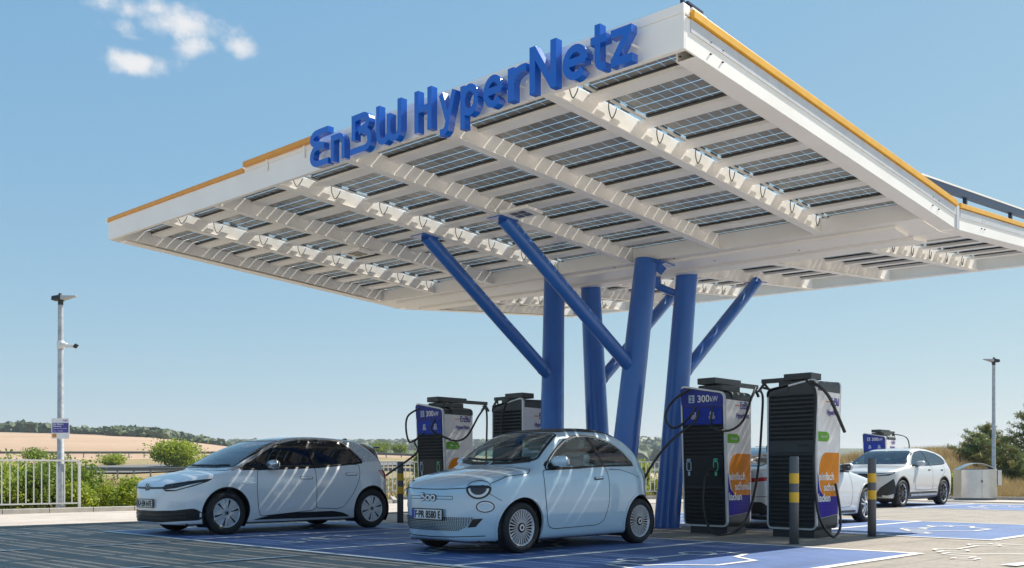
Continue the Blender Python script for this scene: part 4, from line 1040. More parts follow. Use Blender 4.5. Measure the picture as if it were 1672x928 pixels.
def car_paint(name, col, metal=.0, flake=0):
    m = bpy.data.materials.new(name); m.use_nodes = True; t = m.node_tree; b = t.nodes['Principled BSDF']
    n = t.nodes.new('ShaderNodeTexNoise'); n.inputs['Scale'].default_value = 1.2; n.inputs['Detail'].default_value = 4; tcn = t.nodes.new('ShaderNodeTexCoord'); t.links.new(tcn.outputs['Object'], n.inputs['Vector'])
    mx = t.nodes.new('ShaderNodeMix'); mx.data_type = 'RGBA'; mx.inputs['A'].default_value = (*col, 1); mx.inputs['B'].default_value = (*[c*.93 for c in col], 1); t.links.new(n.outputs['Fac'], mx.inputs['Factor']); t.links.new(mx.outputs['Result'], b.inputs['Base Color'])
    b.inputs['Roughness'].default_value = .32; b.inputs['Metallic'].default_value = metal; b.inputs['Coat Weight'].default_value = 1.0; b.inputs['Coat Roughness'].default_value = .025
    return m
def ring_arch(c, y, z, r0, r1, mt, name='wheel_arch', off=.006, kinds='RL', a0=-28, a1=208):
    for kd in kinds:
        m = M(); c.strip(m, kd, circ(y, z, (r0+r1)/2, a0, a1, 60), r1-r0, off, False, th=.03); m.build(name, mt, c.root)
def mid(P, dx=0, dy=0): return [(a+dx, b+dy) for a, b in P]
def shrink(P, k):
    out = []; n = len(P); ar = sum(P[i-1][0]*P[i][1]-P[i][0]*P[i-1][1] for i in range(n)); sg = 1 if ar > 0 else -1
    for i in range(n):
        d = (Vector(P[(i+1) % n])-Vector(P[i-1])).normalized(); nn = Vector((-d.y, d.x))*sg; out.append(tuple(Vector(P[i])+nn*k))
    return out

# ---- small pale blue city car (centre)
def build_city_car():
    pb = car_paint('paint_pale_blue', (.48, .63, .73), .05)
    prof = [(.10, .16), (.03, .24), (.0, .36), (-.005, .48), (.0, .58), (.02, .67), (.055, .745), (.14, .825), (.30, .895), (.55, .96), (.80, 1.005), (.98, 1.04), (1.12, 1.14), (1.32, 1.29), (1.50, 1.40), (1.68, 1.465), (1.95, 1.505), (2.3, 1.52), (2.6, 1.505), (2.85, 1.455), (3.06, 1.365), (3.24, 1.23), (3.36, 1.08), (3.45, .92), (3.52, .76), (3.56, .6), (3.565, .45), (3.54, .30), (3.46, .2), (3.2, .16), (1.8, .15), (.5, .15)]
    Wz = [(.1, .74), (.2, .79), (.32, .815), (.45, .832), (.62, .838), (.78, .832), (.92, .81), (.99, .775), (1.06, .735), (1.2, .675), (1.35, .605), (1.45, .54), (1.52, .46), (1.7, .4)]
    c = Car('city_car', 'small pale blue two-door city car with black fabric roof, plugged in beside charger 2', 'car', (-8.57, 7.36, 0), 0, prof, Wz, 3.56, (.86, 2.5, 2.3), (.8, 2.6, 2.4), pb, curve=(.13, .12, .035), spine=(.72, .62, .60), k_tab=[(0, .05), (.6, .06), (.8, .10), (1.1, .06), (1.3, .09), (1.6, .12)])
    fa, ra, r = .76, 3.04, .302
    glassA = glass('car_glass_clear', (.66, .82, .83), .05); glassD = glass('car_glass_smoked', (.16, .2, .21), .10)
    arcf = [circ(fa, r+.01, .348, -80, 260, 60), circ(ra, r+.01, .348, -80, 260, 60)]
    for y in (fa, ra):
        for kd in 'RL': c.cut(kd, circ(y, r+.012, .352))
    SG = round_poly([(1.17, .985), (1.33, 1.12), (1.50, 1.235), (1.70, 1.34), (1.92, 1.40), (2.15, 1.415), (2.40, 1.395), (2.62, 1.335), (2.80, 1.23), (2.93, 1.10), (2.96, 1.045), (2.4, 1.035), (1.8, 1.01)], .05)
    WS = round_poly([(-.66, 1.16), (-.35, 1.05), (0, 1.015), (.35, 1.05), (.66, 1.16), (.60, 1.42), (.53, 1.66), (.25, 1.605), (0, 1.595), (-.25, 1.605), (-.53, 1.66), (-.60, 1.42)], .05)
    for kd in 'RL': c.cut(kd, shrink(SG, .02))
    c.cut('T', shrink(WS, .025))
    RW = rrect(-.40, .40, 1.13, 1.33, .05); c.cut('B', shrink(RW, .02))
    c.finish()
    c.patch('windscreen', 'T', shrink(WS, .012), glassA, .001, skirt=.0)
    m = M(); c.strip(m, 'T', WS, .030, .004, True, side=0, th=.01); m.build('windscreen_seal', seal_m, c.root)
    m = M(); c.strip(m, 'T', [(-.6, 1.13), (-.3, 1.035), (0, 1.0), (.3, 1.035), (.6, 1.13)], .05, .006); m.build('wiper_cowl', black_m, c.root)
    m = M()
    for P in ([(-.55, 1.16), (-.2, 1.075), (.12, 1.07)], [(.05, 1.06), (.32, 1.09), (.56, 1.16)]): c.strip(m, 'T', P, .022, .016, th=.012)
    m.build('wiper', black_m, c.root)
    c.patch('rear_window', 'B', RW, glassD, .003)
    for kd in 'RL':
        c.patch('side_window', kd, shrink([p for p in SG], .012), glassA, .001, skirt=0)
        m = M(); c.strip(m, kd, SG, .028, .004, True, th=.012)
        c.strip(m, kd, [(2.33, 1.03), (2.27, 1.22), (2.18, 1.42)], .05, .005); c.strip(m, kd, [(1.20, 1.0), (1.27, 1.06), (1.28, 1.0)], .08, .005)
        m.build('window_seal', seal_m, c.root)
        m = M(); c.strip(m, kd, mid(SG[:int(len(SG)*.86)], 0, .0), .013, .011, False, side=-1); m.build('window_trim', chrome, c.root)
    # canvas roof and folded hood
    canvas = mat('roof_canvas', (.035, .038, .042), .8, bump=(90, .3))
    c.patch('canvas_roof', 'T', round_poly([(-.47, 1.70), (0, 1.65), (.47, 1.70), (.49, 2.3), (.46, 2.9), (.40, 3.12), (-.40, 3.12), (-.46, 2.9), (-.49, 2.3)], .06), canvas, .012)
    m = M(); m.tube([(-.42, 3.22, 1.24), (-.2, 3.27, 1.26), (.2, 3.27, 1.26), (.42, 3.22, 1.24)], .045, 10); m.tube([(-.42, 3.30, 1.13), (-.2, 3.37, 1.14), (.2, 3.37, 1.14), (.42, 3.30, 1.13)], .05, 10); m.build('folded_hood', canvas, c.root)
    # doors and gaps
    DR = round_poly([(1.115, .97), (1.12, .70), (1.16, .42), (1.20, .30), (1.30, .268), (2.12, .285), (2.25, .34), (2.33, .55), (2.345, .8), (2.335, 1.03), (1.8, .995)], .05)
    for kd in 'RL':
        m = M(); d = c.patch('door', kd, DR, pb, .0022, skirt=.004)
        c.strip(m, kd, DR, .0085, .0034, True); m.build('door_gap', gap_m, d)
        m = M(); c.strip(m, kd, [(2.05, .868), (2.12, .872), (2.235, .878)], .038, .006); c.strip(m, kd, [(2.07, .875), (2.22, .882)], .014, .012, mi=1); m.build('door_handle', [black_m, pb], d)
        m = M(); c.strip(m, kd, [(.98, .99), (.86, .93), (.55, .90), (.34, .82)], .007, .002); c.strip(m, kd, [(2.40, .99), (2.62, .985), (2.86, .93), (3.02, .88)], .007, .002)
        c.strip(m, kd, [(.45, .62), (.32, .70), (.2, .78)], .006, .002); m.build('panel_gap', gap_m, c.root)
        ring_arch(c, fa, r+.01, .345, .375, pb, kinds=kd); ring_arch(c, ra, r+.01, .345, .375, pb, kinds=kd)
    # bonnet shut line across the nose
    m = M(); P = [(-.66, .80), (-.5, .765), (-.25, .752), (0, .75), (.25, .752), (.5, .765), (.66, .80)]; c.strip(m, 'F', P, .009, .003); m.build('bonnet_gap', gap_m, c.root)
    # lamps
    for sg in (1, -1):
        a = 28; k = 'D%d' % (a*sg if sg > 0 else -a)
        cx = (.64*math.cos(R(a)) + .19*math.sin(R(a)))*sg
        lower = [(cx+.128*math.cos(t), .768+.115*math.sin(t)) for t in np.linspace(PI, 2*PI, 18)] + [(cx+.10, .785), (cx-.10, .785)]
        lp = c.patch('headlight', k, shrink(lower, -.012), seal_m, .004, skirt=.01)
        c.patch('light_ring', k, [(cx+.112*math.cos(t), .762+.10*math.sin(t)) for t in np.linspace(PI, 2*PI, 18)] , drl, .007, lp, skirt=.002)
        c.patch('lens', k, [(cx+.088*math.cos(t), .765+.075*math.sin(t)) for t in np.linspace(PI, 2*PI, 18)], lamp_dark, .010, lp, skirt=.002)
        m = M(); 
        for dx_ in (-.035, .03):
            t_ = c.hit(k, (cx+dx_, .735), .012); 
            if t_: m.lathe([(.020, -.002), (.020, .002), (.0, .003)], 'y', t_[0], 14)
        m.build('projector', refl_m, lp)
        m = M(); c.strip(m, k, [(cx+.125*math.cos(t), .79+.062*math.sin(t)) for t in np.linspace(.0, PI, 16)], .008, .003); m.build('eyelid_gap', gap_m, lp)
        cx2 = (.72*math.cos(R(a)) + .26*math.sin(R(a)))*sg - .03*sg
        el_ = [(cx2+.098*math.cos(t), .555+.068*math.sin(t)) for t in np.linspace(0, 2*PI, 28)[:-1]]
        fg = c.patch('indicator_lamp', k, el_, seal_m, .003, skirt=.008); c.patch('indicator_lens', k, shrink(el_, .013), drl, .006, fg, skirt=.002)
        c.patch('indicator_cover', k, shrink(el_, .026), pb, .008, fg, skirt=.002)
        x1 = (.60*math.cos(R(a)) + .16*math.sin(R(a)))*sg
        c.patch('air_intake', k, [(x1-.075*sg, .315), (x1+.02*sg, .325), (x1+.10*sg, .42), (x1-.01*sg, .415)], black_m, .004, skirt=.005)
    # mesh grille in the bumper
    m = M(); GP = round_poly([(-.60, .435), (.60, .435), (.53, .33), (.43, .275), (-.43, .275), (-.53, .33)], .04)
    g0 = c.patch('lower_grille', 'F', GP, mat('grille_satin', (.30, .40, .47), .3, .5), .003, skirt=.004)
    nrow = 0
    for z in np.arange(.285, .432, .0175):
        nrow += 1; hw = np.interp(z, [.275, .33, .435], [.42, .52, .585])
        for x in np.arange(-hw+.01+(nrow % 2)*.0125, hw, .025):
            t_ = c.hit('F', (x, z), .006)
            if t_: p = t_[0]; m.add([p+Vector((-.0095, 0, 0)), p+Vector((0, 0, -.0075)), p+Vector((.0095, 0, 0)), p+Vector((0, 0, .0075))], [(0, 1, 2, 3)])
    m.build('grille_openings', black_m, g0)
    m = M(); c.strip(m, 'F', rrect(-.37, .37, .638, .672, .008), .006, .002, True); m.build('nose_groove', [gap_m, chrome], c.root)
    m = M(); P3 = []
    y_ = c.hit('F', (0, .655), .0)[0].y
    for i, x in enumerate((-.045, .03, .105)): pass
    o_ = (0, y_-.018, .61)
    S5 = [stroke([(-.03-.085, .085), (-.15, .085), (-.15, .055), (-.125, .055)] + arc(-.125, .0335, .026, .0215, 90, -90, 6) + [(-.155, .012)], .015), stroke(arc(-.036, .04, .036, .028, 0, 360, 18), .016), stroke(arc(.052, .04, .036, .028, 0, 360, 18), .016)]
    big = [stroke([(-.03-.085, .085), (-.15, .085), (-.15, .055), (-.125, .055)] + arc(-.125, .0335, .026, .0215, 90, -90, 6) + [(-.155, .012)], .030), stroke(arc(-.036, .04, .036, .028, 0, 360, 18), .031), stroke(arc(.052, .04, .036, .028, 0, 360, 18), .031)]
    mv = lambda P: [[(a+.035, b) for a, b in q] for q in ring_fix(P)]
    m.prism(mv(big), (0, y_-.012, .612), (1, 0, 0), (0, 0, 1), (0, .010, 0), 0); m.prism(mv(S5), (0, y_-.016, .612), (1, 0, 0), (0, 0, 1), (0, .003, 0), 1); m.build('badge', [black_m, drl], c.root)
    yp = c.hit('F', (0, .45), 0)[0].y
    plate(c, 'F·PR 8580 E', 0, yp-.018, .405)
    m = M(); c.strip(m, 'F', [(-.66, .22), (-.3, .205), (0, .20), (.3, .205), (.66, .22)], .010, .002); m.build('bumper_lip', gap_m, c.root)
    c.patch('tail_light', 'R', round_poly([(3.30, .80), (3.33, .95), (3.40, 1.0), (3.46, .9), (3.50, .78), (3.42, .74)], .03), red_lens, .006)
    c.patch('tail_light', 'L', round_poly([(3.30, .80), (3.33, .95), (3.40, 1.0), (3.46, .9), (3.50, .78), (3.42, .74)], .03), red_lens, .006)
    side_mirror(c, .74, 1.36, 1.075, pb, scale=.95)
    interior(c, 1.0, 2.95, .35, .66, [(.34, 1.75), (-.34, 1.75)], seat_l, .93, 1.15)
    wells(c, (fa, ra), r, .335, .80)
    for y in (fa, ra):
        for sg in (1, -1): wheel(c, sg*.715, y, r, .195, 'multi', sg, .215)
    m = M(); m.box(-.6, .6, .25, 3.3, .13, .20); m.build('underbody', black_m, c.root)
build_city_car()

# ---- white hatchback on the left
def build_hatch():
    pw = car_paint('paint_white', (.80, .82, .84))
    prof = [(.10, .17), (.03, .22), (.005, .35), (.0, .48), (.015, .62), (.05, .74), (.12, .815), (.28, .885), (.50, .945), (.72, .985), (.86, 1.015), (1.0, 1.09), (1.25, 1.225), (1.55, 1.365), (1.85, 1.465), (2.15, 1.525), (2.5, 1.553), (2.85, 1.555), (3.2, 1.54), (3.55, 1.505), (3.82, 1.455), (3.98, 1.41), (4.02, 1.33), (4.06, 1.18), (4.12, 1.02), (4.19, .90), (4.22, .75), (4.25, .6), (4.25, .45), (4.2, .3), (4.08, .22), (3.8, .18), (2.0, .17), (.5, .17)]
    Wz = [(.1, .80), (.22, .85), (.35, .885), (.5, .90), (.68, .902), (.82, .893), (.94, .872), (1.0, .845), (1.06, .80), (1.2, .735), (1.35, .665), (1.48, .595), (1.56, .52), (1.7, .45)]
    c = Car('hatchback', 'white electric hatchback with dark glass, parked nearest the railing on the left', 'car', (-14.22, 6.58, 0), 0, prof, Wz, 4.25, (.95, 2.7, 2.5), (.8, 2.8, 2.6), pw, curve=(.14, .12, .03), spine=(.80, .75, .62), k_tab=[(0, .04), (.6, .05), (.8, .10), (1.1, .05), (1.3, .08), (1.6, .11)])
    fa, ra, r = .87, 3.62, .335
    gF = glass('car_glass_blue', (.42, .55, .62), .09); gD = glass('car_glass_dark', (.05, .06, .065), .05)
    for y in (fa, ra):
        for kd in 'RL': c.cut(kd, circ(y, r+.012, .396))
    SG = round_poly([(1.10, 1.0), (1.35, 1.12), (1.60, 1.26), (1.85, 1.375), (2.15, 1.45), (2.5, 1.478), (2.85, 1.475), (3.17, 1.445), (3.33, 1.30), (3.50, 1.125), (3.1, 1.085), (2.6, 1.04), (1.8, 1.01)], .05)
    WS = round_poly([(-.74, 1.06), (-.4, .93), (0, .89), (.4, .93), (.74, 1.06), (.68, 1.5), (.60, 1.95), (.3, 1.88), (0, 1.86), (-.3, 1.88), (-.60, 1.95), (-.68, 1.5)], .05)
    for kd in 'RL': c.cut(kd, shrink(SG, .02))
    c.cut('T', shrink(WS, .025)); c.finish()
    c.patch('windscreen', 'T', shrink(WS, .012), gF, .001, skirt=0)
    m = M(); c.strip(m, 'T', WS, .04, .004, True, th=.01); m.build('windscreen_seal', seal_m, c.root)
    m = M(); c.strip(m, 'T', [(-.80, 1.12), (-.74, .93), (-.4, .80), (0, .755), (.4, .80), (.74, .93), (.80, 1.12)], .022, .004); m.build('bonnet_gap', seal_m, c.root)
    m = M()
    for P in ([(-.6, 1.05), (-.2, .96), (.15, .95)], [(0, .94), (.35, .97), (.62, 1.06)]): c.strip(m, 'T', P, .022, .016, th=.012)
    m.build('wiper', black_m, c.root)
    c.patch('roof_panel', 'T', round_poly([(-.56, 2.0), (0, 1.92), (.56, 2.0), (.60, 2.6), (.58, 3.3), (.52, 3.85), (-.52, 3.85), (-.58, 3.3), (-.60, 2.6)], .06), mat('roof_gloss_black', (.01, .011, .012), .08, coat=1), .004)
    pale = mat('pillar_pattern', (.42, .45, .48), .4, noise=(45, (.62, .64, .66), 2, .45, .55))
    for kd in 'RL':
        c.patch('side_window', kd, shrink(SG, .012), gD, .001, skirt=0)
        m = M(); c.strip(m, kd, SG, .03, .004, True, th=.012); c.strip(m, kd, [(2.54, 1.03), (2.50, 1.25), (2.46, 1.47)], .11, .005); m.build('window_seal', seal_m, c.root)
        m = M(); c.strip(m, kd, [(.98, .985), (1.12, 1.035), (1.35, 1.16), (1.60, 1.30), (1.83, 1.405), (2.13, 1.485), (2.5, 1.512), (2.85, 1.51), (3.2, 1.475), (3.36, 1.31), (3.54, 1.135)], .028, .009, th=.01); m.build('roof_trim', mat('satin_silver', (.6, .61, .62), .25, .9), c.root)
        c.patch('patterned_pillar', kd, round_poly([(3.24, 1.47), (3.40, 1.32), (3.58, 1.14), (3.90, 1.15), (3.72, 1.30), (3.50, 1.455)], .02), pale, .003)
        c.patch('black_hatch_side', kd, round_poly([(3.56, 1.45), (3.75, 1.31), (3.93, 1.15), (4.03, 1.0), (4.15, 1.0), (4.05, 1.2), (4.0, 1.38), (3.9, 1.43)], .02), mat('roof_gloss_black', (.01, .011, .012), .08), .004)
        D1 = round_poly([(1.40, .985), (1.37, .7), (1.40, .40), (1.45, .27), (2.40, .335), (2.47, .37), (2.475, 1.035), (1.9, 1.01)], .04)
        D2 = round_poly([(2.475, 1.035), (2.47, .37), (2.9, .35), (3.02, .38), (3.22, .62), (3.34, .85), (3.40, 1.09), (3.1, 1.08)], .04)
        for q, hy in ((D1, 2.30), (D2, 3.20)):
            d = c.patch('door', kd, shrink(q, .003), pw, .0022, skirt=.004); m = M(); c.strip(m, kd, q, .009, .0034, True); m.build('door_gap', gap_m, d)
            hz = .865 if hy < 3 else .925
            m = M(); c.strip(m, kd, rrect(hy-.13, hy+.10, hz-.02, hz+.022, .018, 4), .010, .003, True, mi=1); c.strip(m, kd, [(hy-.12, hz+.002), (hy+.09, hz+.006)], .034, .010, th=.006); m.build('door_handle', [pw, gap_m], d)
        c.patch('sill_cladding', kd, round_poly([(1.34, .215), (1.42, .235), (1.65, .285), (2.0, .31), (2.8, .315), (3.02, .28), (3.15, .225), (3.15, .215)], .02), black_m, .008)
        for y in (fa, ra): ring_arch(c, y, r+.01, .388, .414, pw, kinds=kd, off=.005)
        for y in (fa, ra): ring_arch(c, y, r+.01, .372, .392, black_m, 'arch_liner', .003, kinds=kd)
        m = M(); c.strip(m, kd, [(1.12, .795), (1.2, .775), (1.34, .80)], .012, .004); c.strip(m, kd, [(1.12, .795), (1.3, .815)], .008, .004); c.strip(m, kd, [(.6, .87), (.64, .90)], .006, .003); m.build('wing_badge', chrome, c.root)
        c.patch('tail_light', kd, round_poly([(3.80, 1.0), (3.92, 1.005), (4.08, .95), (4.18, .90), (4.18, .83), (4.0, .84), (3.88, .90)], .02), red_lens, .006)
    for sg in (1, -1):
        k = 'D%d' % (38*sg); q = lambda P: [(a*sg, b) for a, b in P]
        hl = c.patch('headlight', k, round_poly(q([(.37, .715), (.42, .765), (.62, .795), (.88, .835), (1.08, .86), (1.03, .815), (.84, .74), (.60, .675), (.44, .665)]), .02), seal_m, .004, skirt=.01)
        c.patch('light_bar', k, round_poly(q([(.42, .695), (.60, .69), (.80, .745), (.97, .805), (.80, .768), (.60, .715)]), .008), drl, .008, hl, skirt=.002)
        c.patch('lens', k, round_poly(q([(.45, .745), (.62, .775), (.80, .795), (.72, .755), (.60, .725), (.47, .715)]), .01), lamp_dark, .008, hl, skirt=.002)
        m = M()
        for dx_ in (.55, .66):
            t_ = c.hit(k, (dx_*sg, .748), .012)
            if t_: m.lathe([(.018, -.004), (.018, .002), (0, .004)], 'y', t_[0], 12)
        m.build('projector', refl_m, hl)
    c.patch('lower_grille', 'F', round_poly([(-.80, .235), (-.40, .205), (.40, .205), (.80, .235), (.84, .33), (.80, .415), (.62, .385), (.3, .375), (-.3, .375), (-.62, .385), (-.80, .415), (-.84, .33)], .03), black_m, .006)
    m = M()
    for z in (.26, .315): c.strip(m, 'F', [(-.72, z+.02), (-.4, z), (.4, z), (.72, z+.02)], .016, .014, th=.012)
    for x in (-.62, -.5): c.strip(m, 'F', [(x, .25), (x, .37)], .016, .012)
    m.build('grille_bar', mat('satin_black', (.03, .032, .035), .3), c.root)
    m = M(); c.strip(m, 'F', [(-.52, .722), (-.25, .715), (-.075, .713)], .028, .005); c.strip(m, 'F', [(.075, .713), (.25, .715), (.52, .722)], .028, .005); m.build('nose_bar', seal_m, c.root)
    m = M(); m2 = [(x, z) for z in np.arange(.425, .53, .018) for x in np.arange(.50, .74, .02) if x > .50+(z-.42)*.5]
    for sg in (1, -1):
        for x, z in m2:
            t_ = c.hit('F', (x*sg, z), .002)
            if t_: p = t_[0]; s_ = .0055; m.add([p+Vector((-s_, -s_*.5*sg*0, 0)), p+Vector((0, 0, -s_)), p+Vector((s_, 0, 0)), p+Vector((0, 0, s_))], [(0, 1, 2, 3)])
    m.build('bumper_dots', mat('dot_grey', (.3, .33, .36), .4), c.root)
    y_ = c.hit('F', (0, .715), 0)[0].y; o_ = (0, y_-.014, .715); m = M()
    m.prism(ring_fix([stroke(arc(0, 0, .066, .066, 0, 360, 28), .010)]) + [stroke([(-.026, .052), (0, -.004), (.026, .052)], .011)] + [stroke([(-.052, .024), (-.024, -.048), (0, .006), (.024, -.048), (.052, .024)], .011)], o_, (1, 0, 0), (0, 0, 1), (0, .006, 0), 0); m.build('badge', mat('badge_grey', (.12, .13, .15), .25, .5), c.root)
    yp = c.hit('F', (0, .48), 0)[0].y; plate(c, 'KA·EM 647E', 0, yp-.02, .43)
    m = M(); m.prism([(0, 0), (.20, 0), (.17, .065), (.14, .06)], (0, 3.52, 1.50), (0, 1, 0), (0, 0, 1), (.03, 0, 0)); m.build('roof_antenna', seal_m, c.root, fixn=True)
    m = M(); m.box(-.55, .55, 3.95, 4.04, 1.385, 1.41); m.build('rear_spoiler', mat('roof_gloss_black', (.01, .011, .012), .08), c.root, bevel=.01)
    side_mirror(c, .82, 1.62, 1.075, mat('satin_silver', (.6, .61, .62), .25, .9), scale=1.0)
    interior(c, .95, 3.9, .38, .72, [(.38, 2.0), (-.38, 2.0), (.36, 2.95), (-.36, 2.95)], seat_m, .96, 1.25)
    wells(c, (fa, ra), r, .38, .87)
    for y in (fa, ra):
        for sg in (1, -1): wheel(c, sg*.785, y, r, .205, 'disc', sg, .225)
    m = M(); m.box(-.7, .7, .3, 3.95, .15, .22); m.build('underbody', black_m, c.root)
build_hatch()

# ---- large white crossover, far right
def build_suv():
    pw = car_paint('paint_mineral_white', (.60, .58, .55), .1)
    prof = [(.08, .28), (.02, .38), (.0, .55), (.0, .75), (.03, .92), (.10, 1.01), (.35, 1.07), (.8, 1.13), (1.15, 1.17), (1.30, 1.21), (1.55, 1.36), (1.85, 1.52), (2.1, 1.61), (2.5, 1.675), (3.0, 1.695), (3.5, 1.675), (4.0, 1.61), (4.35, 1.53), (4.52, 1.44), (4.66, 1.25), (4.78, 1.10), (4.87, .98), (4.92, .8), (4.94, .6), (4.9, .42), (4.75, .3), (3, .24), (.6, .24)]
    Wz = [(.2, .90), (.35, .95), (.6, .975), (.9, .97), (1.08, .94), (1.16, .89), (1.3, .82), (1.5, .73), (1.65, .64), (1.8, .55)]
    c = Car('crossover', 'large white crossover car parked on the far bay beside the steel bin', 'car', (-11.9, 25.86, 0), 0, prof, Wz, 4.95, (.75, 2.9, 3.0), (.8, 2.8, 2.8), pw, curve=(.12, .1, .02), spine=(.85, .85, .7), k_tab=[(0, .05), (.9, .07), (1.1, .09), (1.25, .06), (1.6, .11)])
    fa, ra, r = .86, 3.86, .385
    gA = glass('car_glass_blue', (.42, .55, .62), .09)
    for y in (fa, ra):
        for kd in 'RL': c.cut(kd, circ(y, r+.012, .442))
    SG = round_poly([(1.62, 1.16), (1.80, 1.30), (2.05, 1.46), (2.3, 1.55), (2.8, 1.60), (3.3, 1.585), (3.8, 1.52), (4.1, 1.42), (4.28, 1.30), (4.15, 1.24), (3.2, 1.19), (2.3, 1.165)], .05)
    WS = round_poly([(-.80, 1.45), (-.4, 1.33), (0, 1.30), (.4, 1.33), (.80, 1.45), (.70, 2.12), (.3, 2.05), (0, 2.03), (-.3, 2.05), (-.70, 2.12)], .05)
    for kd in 'RL': c.cut(kd, shrink(SG, .02))
    c.cut('T', shrink(WS, .025)); c.finish()
    c.patch('windscreen', 'T', shrink(WS, .012), gA, .001, skirt=0); m = M(); c.strip(m, 'T', WS, .03, .004, True, th=.01); m.build('windscreen_seal', seal_m, c.root)
    for kd in 'RL':
        c.patch('side_window', kd, shrink(SG, .012), gA, .001, skirt=0)
        m = M(); c.strip(m, kd, SG, .03, .004, True, th=.01); c.strip(m, kd, [(2.98, 1.17), (2.92, 1.4), (2.88, 1.6)], .07, .005); m.build('window_seal', seal_m, c.root)
        for q, hy in ((round_poly([(1.72, 1.15), (1.66, .75), (1.72, .47), (2.9, .47), (2.98, .6), (2.99, 1.17)], .05), 2.78), (round_poly([(2.99, 1.17), (2.98, .6), (2.95, .47), (3.35, .5), (3.55, .8), (3.95, 1.0), (4.02, 1.21), (3.5, 1.19)], .05), 3.75)):
            d = c.patch('door', kd, shrink(q, .003), pw, .0022, skirt=.004, h=.05); m = M(); c.strip(m, kd, q, .010, .0034, True); m.build('door_gap', gap_m, d)
            m = M(); c.strip(m, kd, [(hy-.1, 1.04), (hy+.08, 1.045)], .04, .005); m.build('door_handle', gap_m, d)
        c.patch('sill_cladding', kd, round_poly([(1.3, .25), (1.38, .42), (3.3, .43), (3.42, .25)], .03), black_m, .008)
        m = M(); c.strip(m, kd, [(1.42, .33), (3.3, .34)], .05, .02, th=.02); m.build('sill_trim', galv, c.root)
        for y in (fa, ra): ring_arch(c, y, r+.01, .434, .475, black_m, kinds=kd)
        c.patch('tail_light', kd, round_poly([(4.45, 1.06), (4.8, 1.03), (4.85, .98), (4.5, 1.01)], .01), red_lens, .005)
    for sg in (1, -1):
        k = 'D%d' % (25*sg); q = lambda P: [(a*sg, b) for a, b in P]
        hl = c.patch('headlight', k, round_poly(q([(.45, .86), (.47, .93), (.80, .95), (1.02, .99), (1.0, .94), (.85, .88)]), .02), lamp_dark, .005)
        c.patch('light_bar', k, q([(.5, .90), (.95, .955), (.96, .94), (.5, .88)]), drl, .009, hl, skirt=.002)
        c.patch('air_intake', k, round_poly(q([(.50, .36), (.62, .55), (.98, .80), (1.02, .62), (1.04, .40), (.8, .33)]), .03), black_m, .006)
    for sg in (1, -1): c.patch('kidney_grille', 'F', round_poly([(.03*sg, .42), (.30*sg, .46), (.34*sg, .60), (.32*sg, .93), (.04*sg, .94)], .04), seal_m, .006)
    c.patch('lower_grille', 'F', round_poly([(-.7, .30), (.7, .30), (.66, .40), (-.66, .40)], .03), black_m, .006)
    side_mirror(c, .88, 2.0, 1.22, pw, scale=1.05)
    interior(c, 1.4, 4.4, .5, .80, [(.4, 2.5), (-.4, 2.5), (.4, 3.4), (-.4, 3.4)], seat_l, 1.13, 1.6)
    wells(c, (fa, ra), r, .43, .95)
    for y in (fa, ra):
        for sg in (1, -1): wheel(c, sg*.855, y, r, .24, 'dark', sg, .275)
    m = M(); m.box(-.8, .8, .3, 4.6, .2, .3); m.build('underbody', black_m, c.root)
build_suv()

